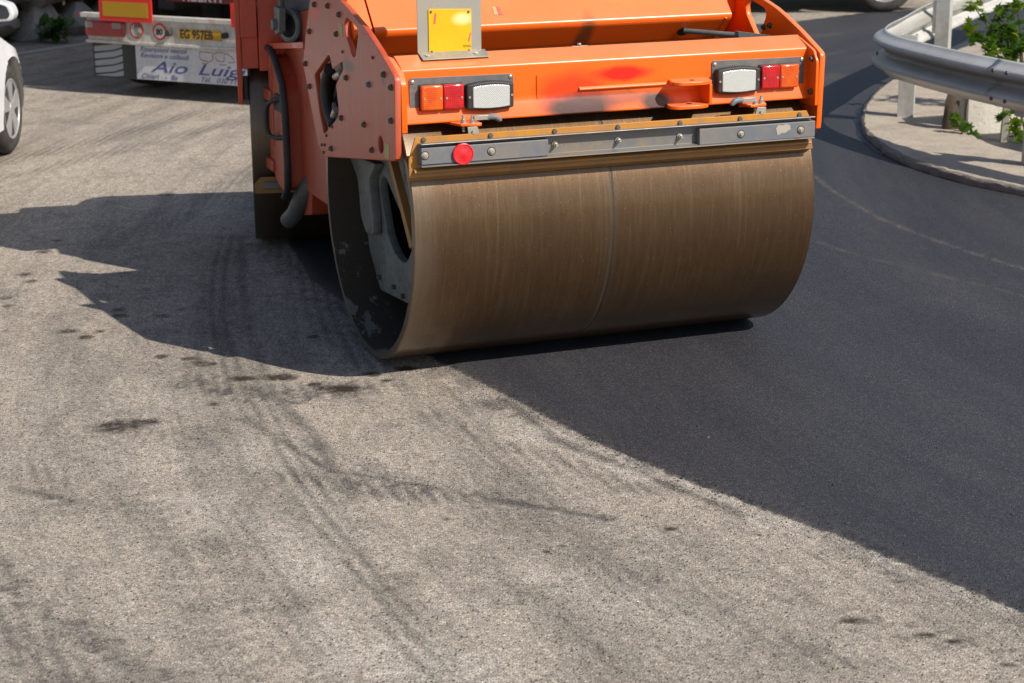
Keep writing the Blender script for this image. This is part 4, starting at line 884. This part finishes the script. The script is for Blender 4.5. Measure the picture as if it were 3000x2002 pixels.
add('cross_member', MB().box((-.027, -.60, .947), (.052, -.52, 1.60)).box((.055, -.605, .935), (1.70, -.52, 1.60)).box((-.027, -.615, 1.095), (.052, -.60, 1.60)), 'red', RR, .004)
add('water_cylinder', MB().cyl((-.012, -.58, .80), (-.012, -.58, .91), .014, 12).cyl((.005, -.57, .91), (.005, -.57, .95), .008, 8), 'black', RR)
rs = add('rear_scraper', MB().prism(rounded([(.007, .389), (.036, .424), (1.6, .424), (1.6, .345), (.007, .345)], .006, 2), 1, -.605, -.598), 'ochre', RR)
add('rear_clamp_bar', MB().box((.05, -.63, .372), (1.6, -.606, .402)), 'steel', rs, .002)
add('rear_body', MB().prism([(-.50, 1.25), (-.50, 1.55), (-.25, 1.55), (.02, 1.25)], 0, -.02, 1.70), 'red', RR, .02)

# ------------------------------------------------------------------ lorry trailer
T = empty('lorry_trailer', (-3.3, 14.6, 0), math.atan2(-.45, .893), 'rear of a parked white lorry trailer with hazard boards and striped mud flap', 'lorry')
add('under_bar', MB().box((-.02, .0, .400), (2.0, .10, .424)), 'truckwhite', T, .003)
add('rear_panel', MB().box((.0, .01, .424), (2.0, .03, .60)), 'truckwhite', T)
add('upper_bar', MB().box((-.05, -.012, .596), (2.0, .05, .630)), 'truckwhite', T, .003)
add('bar_end', MB().box((-.068, -.012, .598), (-.051, .04, .628)), 'lampred', T)
for x in (.0, 1.55):
    tl = add('tail_lamp', MB().box((x, -.030, .455), (x + .38, .009, .575)), 'lampred', T, .02, 50, seg=3)
    for p, q in ((.012, .085), (.27, .355)): add('reversing_lens', MB().box((x + p, -.033, .520), (x + q, -.0305, .566)), 'lampclear', tl)
    add('lower_band', MB().box((x + .012, -.032, .462), (x + .35, -.0305, .515)), 'lampred', tl)
for x in (.175, 1.40):
    hz = add('hazard_board', MB().box((x, -.055, .582), (x + .50, -.045, .762)), 'hazred', T)
    add('hazard_field', MB().box((x + .035, -.0575, .618), (x + .465, -.0555, .730)), 'hazyel', hz)
np_ = add('number_plate', MB().box((.875, .002, .468), (1.265, .0085, .545)), 'plate', T)
text('plate_text', 'EG 957EB', .088, 'ink', np_, (.888, .001, .477), (PI / 2, 0, 0), sx=.84, bold=.0015)
for x, worn in ((.695, False), (.475, True)):
    sg = add('speed_disc', MB().cyl((x, .0095, .513), (x, .004, .513), .064, 28), 'hazred', T)
    add('disc_face', MB().cyl((x, .0035, .513), (x, .0025, .513), .050, 28), 'truckwhite', sg)
    if not worn: text('disc_number', '80', .062, 'ink', sg, (x, .0015, .491), (PI / 2, 0, 0), align='CENTER', bold=.002)
    else:
        add('rust_patch', MB().prism([(.46, .56), (.50, .565), (.52, .54), (.49, .53), (.50, .50), (.53, .49), (.52, .46), (.48, .465), (.47, .50), (.455, .53)], 1, .0, .002), 'kerb', sg)
for x, z in ((.79, .508), (1.31, .512)): add('rubber_buffer', MB().cyl((x, .009, z), (x, -.03, z), .024, 12), 'black', T)
fl = add('mud_flap', MB().box((-.005, .06, .125), (.43, .068, .40)), 'flapdark', T)
for i in range(6):
    z = .155 + (i - 1) * .056
    pts = [(.012, z), (.05, z + .004), (.20, z + .022), (.285, z + .048), (.285, z + .090), (.20, z + .066), (.05, z + .046), (.012, z + .040)]
    pts = [(a, min(max(b, .137), .392)) for a, b in pts]
    if max(p[1] for p in pts) - min(p[1] for p in pts) > .015: add('flap_stripe', MB().prism(rounded(pts, .004, 1), 1, .057, .0595), 'flap', fl)
bd = add('company_board', MB().box((.435, .03, .135), (1.78, .042, .394)), 'board', T)
text('board_text', 'Riparazioni veicoli', .054, 'blue', bd, (.475, .029, .352), (PI / 2, 0, 0), .35, 1.12)
text('board_text', 'Revisioni e collaudi', .054, 'blue', bd, (.475, .029, .305), (PI / 2, 0, 0), .35, 1.10)
for q, x in (('Aio', .575), ('Luigi', 1.005)): text('board_text', q, .118, 'blue', bd, (x, .029, .20), (PI / 2, 0, 0), .35, 1.95, bold=.001)
for q, x in (('Chiari', .475), ('-', .70), ('Bs', .755), ('Tel.', 1.03), ('030 71', 1.18)): text('board_text', q, .054, 'blue', bd, (x, .029, .146), (PI / 2, 0, 0), .35, 1.25)
mb = MB()
for a in ([(1.04, .372), (1.04, .318), (1.12, .30), (1.16, .318), (1.16, .372), (1.04, .376)], [(1.18, .34), (1.20, .315), (1.26, .31), (1.27, .375), (1.20, .378), (1.17, .36)], [(1.28, .375), (1.34, .345), (1.36, .31), (1.30, .305)], [(1.06, .29), (1.09, .285), (1.11, .29)], [(1.22, .29), (1.25, .283), (1.28, .29)]):
    mb.tube([(x, .0295, z) for x, z in a], .0032, 5)
add('vehicle_drawing', mb, 'inkred', bd)
rb = add('cross_beam', MB().box((.70, .10, .735), (2.0, .20, .83)), 'darkred', T)
text('beam_text', 'VIBERTI', .105, 'white', rb, (.83, .099, .745), (PI / 2, 0, 0), sx=1.1, bold=.003)
for q in ((.55, .2, .66, .70, 7, .90), (1.6, .2, .66, 1.75, 7, .90), (.705, 1.0, .68, 1.595, 1.1, .8)): add('chassis_rail', MB().box(q[:3], q[3:]), 'flapdark', T)
add('load_body', MB().box((-.05, .0, .92), (2.45, 7.0, 2.9)), 'tarp', T, .03)
for x in (.02, 1.75):
    for y in (.55, 1.75): add('wheel', MB().lathe((x, y + .1, .48), (1, 0, 0), [(0, .2), (0, .44), (.03, .48), (.27, .48), (.30, .44), (.30, .2)], 36), 'tyre', T)

# ------------------------------------------------------------------ cars
def make_car(name, loc, rz, paint, label):
    """x to the car's right, y forward, origin under the right front wheel"""
    t = empty(name, loc, rz, label, 'car')
    ys = [-3.3, -3.15, -2.9, -2.5, -2.1, -1.6, -1.1, -.8, -.55, -.4, -.34, -.28, -.2, -.12, -.05, .03, .10, .18, .26, .33, .40, .48, .56, .64]
    rows = []
    for y in ys:
        f = max(0., (y + .0) / .74); b = max(0., (-2.5 - y) / .8)
        hw = .825 - .42 * f ** 2.8 - .25 * b ** 2; top = .90 - .12 * max(0, min(1, (y + .7) / .7)) - .36 * f ** 1.5 - .2 * b; lo = .20 + .06 * f
        pts = []
        for i in range(19):
            a = -1 + 2 * i / 18; zz = lo + (top - lo) * (1 - abs(a)) * 2 if abs(a) > .5 else top
            s = -1 if a < 0 else 1; k = (abs(a) - .5) * 2
            if abs(a) > .5: x = s * hw * (1 - .07 * (1 - k) ** 3 - .03 * k ** 4); z = top - .03 - (top - .03 - lo) * k
            else: x = s * hw * (abs(a) * 2) * .93; z = top + .03 * (1 - (abs(a) * 2) ** 2) - .03 * (abs(a) * 2) ** 6
            pts.append((x - .80, y, z))
        rows.append(pts)
    mb = MB().grid(rows); bm = mb.bm
    bmesh.ops.subdivide_edges(bm, edges=bm.edges[:], cuts=2, use_grid_fill=True)
    kill = [f for f in bm.faces if any(math.hypot(f.calc_center_median().y - wy, f.calc_center_median().z - .285) < .335 for wy in (0., -2.35)) and f.calc_center_median().z < .70 and abs(f.calc_center_median().x + .80) > .45]
    bmesh.ops.delete(bm, geom=kill, context='FACES')
    for v in bm.verts:
        if v.is_boundary:
            for wy in (0., -2.35):
                d = math.hypot(v.co.y - wy, v.co.z - .285)
                if .25 < d < .48 and v.co.z > .22: v.co.y = wy + (v.co.y - wy) * .335 / d; v.co.z = .285 + (v.co.z - .285) * .335 / d
    add('body', mb, paint, t, smooth=60)
    add('cabin', MB().hull([(-1.45, -.75, .88), (-.15, -.75, .88), (-1.45, -2.9, .86), (-.15, -2.9, .86), (-1.3, -1.35, 1.42), (-.3, -1.35, 1.42), (-1.3, -2.6, 1.40), (-.3, -2.6, 1.40)]), 'darkglass', t, .04)
    for q in (0, -2.35): add('wheel_arch_liner', MB().box((-1.45, q - .36, .15), (-.24, q + .36, .62)), 'liner', t)
    for wx, d in ((-.02, 1), (-1.58, -1)):
        for wy in (0, -2.35):
            wh = empty('wheel', (0, 0, 0)); wh.parent = t
            add('tyre', MB().lathe((wx, wy, .285), (-d, 0, 0), [(.012, .19), (.0, .205), (.006, .255), (.025, .28), (.05, .286), (.14, .286), (.165, .275), (.18, .2)], 48), 'tyre', wh, smooth=50)
            mb = MB().lathe((wx - d * .006, wy, .285), (-d, 0, 0), [(.0, .195), (-.004, .186), (.012, .172), (.03, .165)], 40, cap=False)
            mb.lathe((wx - d * .0, wy, .285), (-d, 0, 0), [(.0, .001), (.0, .045), (.015, .052)], 24)
            for i in range(5):
                a = 2 * PI * i / 5 + .3; c = lambda r, w_: (wy + r * math.cos(a) - w_ * math.sin(a), .285 + r * math.sin(a) + w_ * math.cos(a)); x0 = wx - d * .004; x1 = wx - d * .022
                q = [c(.04, -.024), c(.04, .024), c(.176, .062), c(.176, -.062)]
                mb.hull([(x0, *p) for p in q[:2]] + [(x0 - d * .004, *p) for p in q[2:]] + [(x1, *p) for p in q])
            add('wheel_cover', mb, 'alloy', wh, .003, 40)
            add('brake_dark', MB().cyl((wx - d * .032, wy, .285), (wx - d * .06, wy, .285), .172, 32), 'liner', wh)
    mr = add('wing_mirror', MB().prism(rounded([(-.03, .895), (.165, .905), (.185, .945), (.165, 1.005), (.08, 1.03), (-.03, 1.035)], .03, 4), 1, -.56, -.44), 'mirrorcase', t, .012)
    add('mirror_glass', MB().prism(rounded([(-.03, .912), (.145, .92), (.158, .945), (.142, .995), (.07, 1.012), (-.03, 1.015)], .02, 4), 1, -.563, -.5605), 'darkglass', mr)
    return t
make_car('parked_car', (-3.20, 11.97, 0), 0., 'carwhite', 'white hatchback cut by the left edge, its silver wheel cover and wing mirror showing')
c2 = make_car('parked_car', (4.05, 20.28, 0), -PI / 2, 'silver', 'silver car side-on at the far top of the road, only sill and tyre in view'); c2.scale = (1.18, 1.18, 1.18)

# ------------------------------------------------------------------ guard rail
RAILP = [(4.6, 8.4), (3.9, 9.35), (3.35, 10.15), (2.986, 10.817), (2.863, 11.119), (2.718, 11.504), (2.615, 11.85), (2.53, 12.15), (2.478, 12.42), (2.49, 12.68), (2.55, 12.92), (2.678, 13.2), (2.81, 13.5), (2.979, 13.95), (3.17, 14.40), (3.40, 14.87), (3.75, 15.6), (4.3, 16.7), (5.0, 18.1)]
RAILP = [(a * 1.0084, b * 1.0084) for a, b in RAILP]
rp = smooth_line(RAILP, 170, 14); tr = np.gradient(rp, axis=0); tr /= np.linalg.norm(tr, axis=1)[:, None]; nr = np.stack([-tr[:, 1], tr[:, 0]], 1)
if nr[85][0] > 0: nr = -nr
GR = empty('guard_rail', (2.6, 12.5, KZ), 0, 'curved galvanised guard rail running round the hairpin pavement', 'guard rail')
ZB = .385
WP = [(0, .000), (.008, .018), (.040, .050), (.070, .056), (.082, .075), (.082, .085), (.066, .105), (.012, .140), (.002, .152), (.002, .165), (.012, .178), (.066, .212), (.082, .232), (.082, .244), (.070, .258), (.040, .272), (.008, .300), (0, .310)]
def rail_mesh(shift, a, b):
    return [[(p[0] + n[0] * (o + shift) - 2.6, p[1] + n[1] * (o + shift) - 12.5, ZB + h * .92 - KZ) for p, n in zip(rp[a:b], nr[a:b])] for o, h in WP]
lap = int(np.hypot(rp[:, 0] - 2.94, rp[:, 1] - 11.06).argmin())
for shift, a, b in ((-.034, 0, lap + 3), (-.04, lap - 2, len(rp))):      # two lengths of rail, overlapping at the bolted joint
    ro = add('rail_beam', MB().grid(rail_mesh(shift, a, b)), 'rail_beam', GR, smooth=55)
    sd = ro.modifiers.new('solid', 'SOLIDIFY'); sd.thickness = .004; sd.offset = -1
def at_rail(px, py):
    d = np.hypot(rp[:, 0] - px, rp[:, 1] - py); i = int(d.argmin()); return rp[i], nr[i], tr[i]
for px, py in ((2.925, 11.11), (2.96, 11.02), (2.50, 12.52)):
    p, n, t_ = at_rail(px, py)
    for h in ((.05, .232) if px > 2.8 else (.15,)):
        q = Vector((p[0] + n[0] * .043 - 2.6, p[1] + n[1] * .043 - 12.5, ZB + h * .92 + .012 - KZ)); add('rail_bolt', MB().lathe(q, (n[0], n[1], .2), [(0, .014), (.008, .012), (.010, .004)], 10), 'darkbolt', GR)
def post(px, py, top, label):
    p, n, t_ = at_rail(px, py); a = math.atan2(t_[1], t_[0]); gap = math.hypot(p[0] - px, p[1] - py)
    g = empty('guard_rail_post', (px, py, KZ - .03), a, label, 'post', 'posts carrying the guard rail')
    c = [(-.05, -.055), (.05, -.055), (.05, -.035), (.046, -.035), (.046, -.051), (-.046, -.051), (-.046, .051), (.046, .051), (.046, .035), (.05, .035), (.05, .055), (-.05, .055)]
    add('post_channel', MB().prism(c, 2, 0, top), 'rail', g, .002)
    s = 1 if (Vector((-t_[1], t_[0])).dot(Vector(n)) > 0) else -1
    add('spacer_block', MB().box((-.045, s * .057, top - .27), (.045, s * max(.07, gap - .045), top - .02)), 'rail', g, .004)
post(2.765, 12.93, .60, 'galvanised post standing on the pavement at the nose of the rail')
post(3.385, 14.62, .68, 'galvanised post under the far leg of the rail, seen above the near rail')
post(3.15, 11.05, .60, 'galvanised post at the right edge under the near rail')
tag(add('boundary_wall', MB().prism(rounded([(3.06, 12.42), (4.4, 12.80), (4.4, 13.0), (3.06, 12.62)], .02, 2), 2, -.4, .42), 'whitewall', None, .02), 'low white rendered wall behind the pavement', 'wall')
tag(add('wooden_stake', MB().box((3.225, 12.12, -.3), (3.27, 12.15, .34), Matrix.Rotation(.03, 3, 'Y')), 'galv', None, .004), 'grey stake in front of the white wall below the rail', 'stake')

# ------------------------------------------------------------------ plants
def leaf_mesh(name, mat, lobes=5):
    out = []
    tips = [(0, 1.0), (.62, .62), (.78, .02), (.34, -.36), (-.34, -.36), (-.78, .02), (-.62, .62)] if lobes == 5 else [(0, 1.0), (.35, .4), (.3, -.3), (-.3, -.3), (-.35, .4)]
    n = len(tips)
    for i in range(n):
        a = Vector(tips[i]); b = Vector(tips[(i + 1) % n]); out.append(a); out.append((a + b) * .5 * (.62 if lobes == 5 else .95))
    V = [(0, 0, .04)] + [(p.x, p.y, -.22 * abs(p.x) - .10 * p.y * p.y) for p in out]; m = len(out); F = [(0, i + 1, (i + 1) % m + 1) for i in range(m)]
    me = bpy.data.meshes.new(name); me.from_pydata([(x * .5, y * .5, z * .5) for x, y, z in V], [], F); finish(me, mat, 0)
    me.polygons.foreach_set('use_smooth', [True] * len(me.polygons)); return me
LM = [leaf_mesh('leaf', 'leaf'), leaf_mesh('leaf', 'leafy')]
def bush(base, clusters, label, stems=True):
    g = empty('maple_shrub', base, 0, label, 'shrub', None); B = Vector(base)
    mb = MB()
    for c, r, n, yf in clusters:
        c = Vector(c); mid = (B + c) / 2 + Vector((random.uniform(-.1, .1), random.uniform(-.1, .1), .10))
        pts = [B * (1 - t) ** 2 + mid * 2 * t * (1 - t) + c * t * t - B for t in [i / 8 for i in range(9)]]; mb.tube(pts, [.012 - .0011 * i for i in range(9)], 6)
    add('stems', mb, 'bark', g)
    for c, r, n, yf in clusters:
        for i in range(n):
            d = Vector((random.gauss(0, 1), random.gauss(0, 1), random.gauss(0, .8))); d = d.normalized() * r * random.random() ** .5
            o = bpy.data.objects.new('leaf', LM[1 if random.random() < yf else 0]); COL.objects.link(o); o.parent = g; o.location = Vector(c) + d - B
            s = random.uniform(.085, .14); o.scale = (s, s, s); o.rotation_euler = (random.uniform(.2, 1.15), random.uniform(-.5, .5), random.uniform(2.2, 4.2))
    return g
FB = (3.72, 13.4, .05)
bush(FB, [((3.26, 13.3, .61), .06, 13, .6), ((3.36, 13.3, .53), .085, 22, .15), ((3.47, 13.35, .62), .09, 24, .1), ((3.58, 13.3, .60), .10, 30, .1), ((3.40, 13.2, .45), .075, 20, .6), ((3.53, 13.2, .43), .09, 26, .1), ((3.28, 13.3, .77), .055, 11, .8),
          ((3.60, 13.35, .78), .09, 24, .2), ((3.54, 13.35, .70), .06, 10, .3), ((3.50, 13.3, .52), .09, 22, .05), ((3.62, 13.2, .48), .08, 20, .1), ((3.36, 13.3, .70), .03, 4, .3), ((3.45, 13.3, .74), .035, 5, .6)], 'leafy green maple shrub growing up behind the near guard rail')
bush((3.45, 12.3, -.1), [((3.24, 12.12, .19), .05, 11, .1), ((3.30, 12.15, .12), .05, 11, .3), ((3.34, 12.15, .05), .05, 11, .2), ((3.38, 12.1, -.02), .05, 10, .1), ((3.33, 12.2, .20), .05, 11, .0)], 'leafy sprig hanging below the rail at the right edge')
bush((3.1, 12.4, -.2), [((2.95, 12.25, .12), .035, 9, .0), ((3.00, 12.2, .085), .035, 10, .0), ((3.05, 12.15, .05), .03, 8, .0), ((3.06, 12.35, .28), .03, 3, .0)], 'dark creeper lying on the inner pavement edge')
mb = MB().tube([(2.97, 12.42, -.3), (2.95, 12.40, .1), (2.96, 12.40, .22), (3.0, 12.46, .36)], [.055, .052, .045, .04], 10); 
for v in mb.bm.verts: v.co += Vector((random.uniform(-.012, .012),) * 3)
tag(add('tree_stump', mb, 'bark', None, smooth=60), 'dark weathered trunk beside the white wall', 'trunk')
tag(add('soil_bank', MB().grid([[(3.0, 11.0, -.25), (5.5, 9.5, -.25)], [(3.2, 13.5, -.22), (6, 12.4, -.2)], [(3.5, 15.2, -.1), (6.5, 14.6, -.1)]]), 'pave', None), 'pale ground inside the bend', kind='structure')

# retaining wall of rough stones on the far side
WD = Vector((.53, .848, 0)); WO = Vector((-5.95, 15.55, 0)); WN = Vector((-.848, .53, 0))
RW = empty('retaining_wall', WO, 0, 'dark rubble stone retaining wall along the far side of the road', 'wall')
add('backing', MB().prism([(-2, -.3), (12, -.3), (12, 3.2), (-2, 3.2)], 1, .55, .9), 'earth', RW).rotation_euler = (0, 0, math.atan2(WD.y, WD.x))
ROCKS = []
for k in range(5):
    bm = bmesh.new(); bmesh.ops.create_icosphere(bm, subdivisions=2, radius=1.0); r = random.Random(k)
    planes = [(Vector((r.gauss(0, 1), r.gauss(0, 1), r.gauss(0, 1))).normalized(), r.uniform(.55, .85)) for _ in range(9)]
    for v in bm.verts:
        for n, d in planes:
            e = v.co.dot(n) - d
            if e > 0: v.co -= n * e * .9
    me = bpy.data.meshes.new('stone'); bm.to_mesh(me); bm.free(); finish(me, 'rock', 25); ROCKS.append(me)
for row in range(6):
    x = -1.2 + random.uniform(0, .3)
    while x < 8.5:
        wdt = random.uniform(.28, .62); h = random.uniform(.24, .40); p = WD * (x + wdt / 2) + WN * (.38 + row * .05 + random.uniform(-.05, .05))
        o = bpy.data.objects.new('stone', random.choice(ROCKS)); COL.objects.link(o); o.parent = RW; o.location = (p.x, p.y, .14 + row * .33 + random.uniform(-.05, .05))
        o.scale = (wdt * .62, .30, h * .68); o.rotation_euler = (random.uniform(-.2, .2), random.uniform(-.25, .25), math.atan2(WD.y, WD.x) + random.uniform(-.15, .15)); x += wdt
def weed(s, off, n, hgt, label):
    p = WO + WD * s + WN * off; g = empty('weed', (p.x, p.y, 0), 0, label, 'weed', None); mb = MB(); mst = MB()
    for i in range(n):
        a = random.uniform(0, 6.28); r = hgt * random.uniform(.1, .8); c = Vector((math.cos(a) * r, math.sin(a) * r * .6, hgt * random.uniform(.1, 1)))
        d = Vector((random.gauss(0, 1), random.gauss(0, 1), random.gauss(0, .6))).normalized(); e = d.cross(Vector((.3, .2, 1))).normalized(); L_ = random.uniform(.05, .09)
        q = [c - d * L_, c + e * L_ * .45, c + d * L_, c - e * L_ * .45]; vs = [mb.bm.verts.new(v) for v in q]; mb.bm.faces.new(vs)
    for i in range(7): mst.tube([(0, 0, 0), (random.uniform(-.1, .1), random.uniform(-.1, .1), hgt * .5), (random.uniform(-.3, .3) * hgt * 2, random.uniform(-.1, .1), hgt * .9)], .006, 5)
    add('foliage', mb, 'weedm', g, smooth=0); add('stem', mst, 'weedm', g)
weed(2.95, .02, 110, .22, 'green weed clump at the foot of the stone wall left of the trailer lamp'); weed(1.9, .1, 40, .16, 'small weed half hidden by the white car mirror')
weed(3.75, .0, 80, .13, 'low weeds on the verge just left of the trailer'); weed(5.2, .1, 160, .4, 'weeds seen through the gap under the trailer'); weed(6.1, .1, 160, .35, 'weeds seen deep under the trailer near the cross beam')
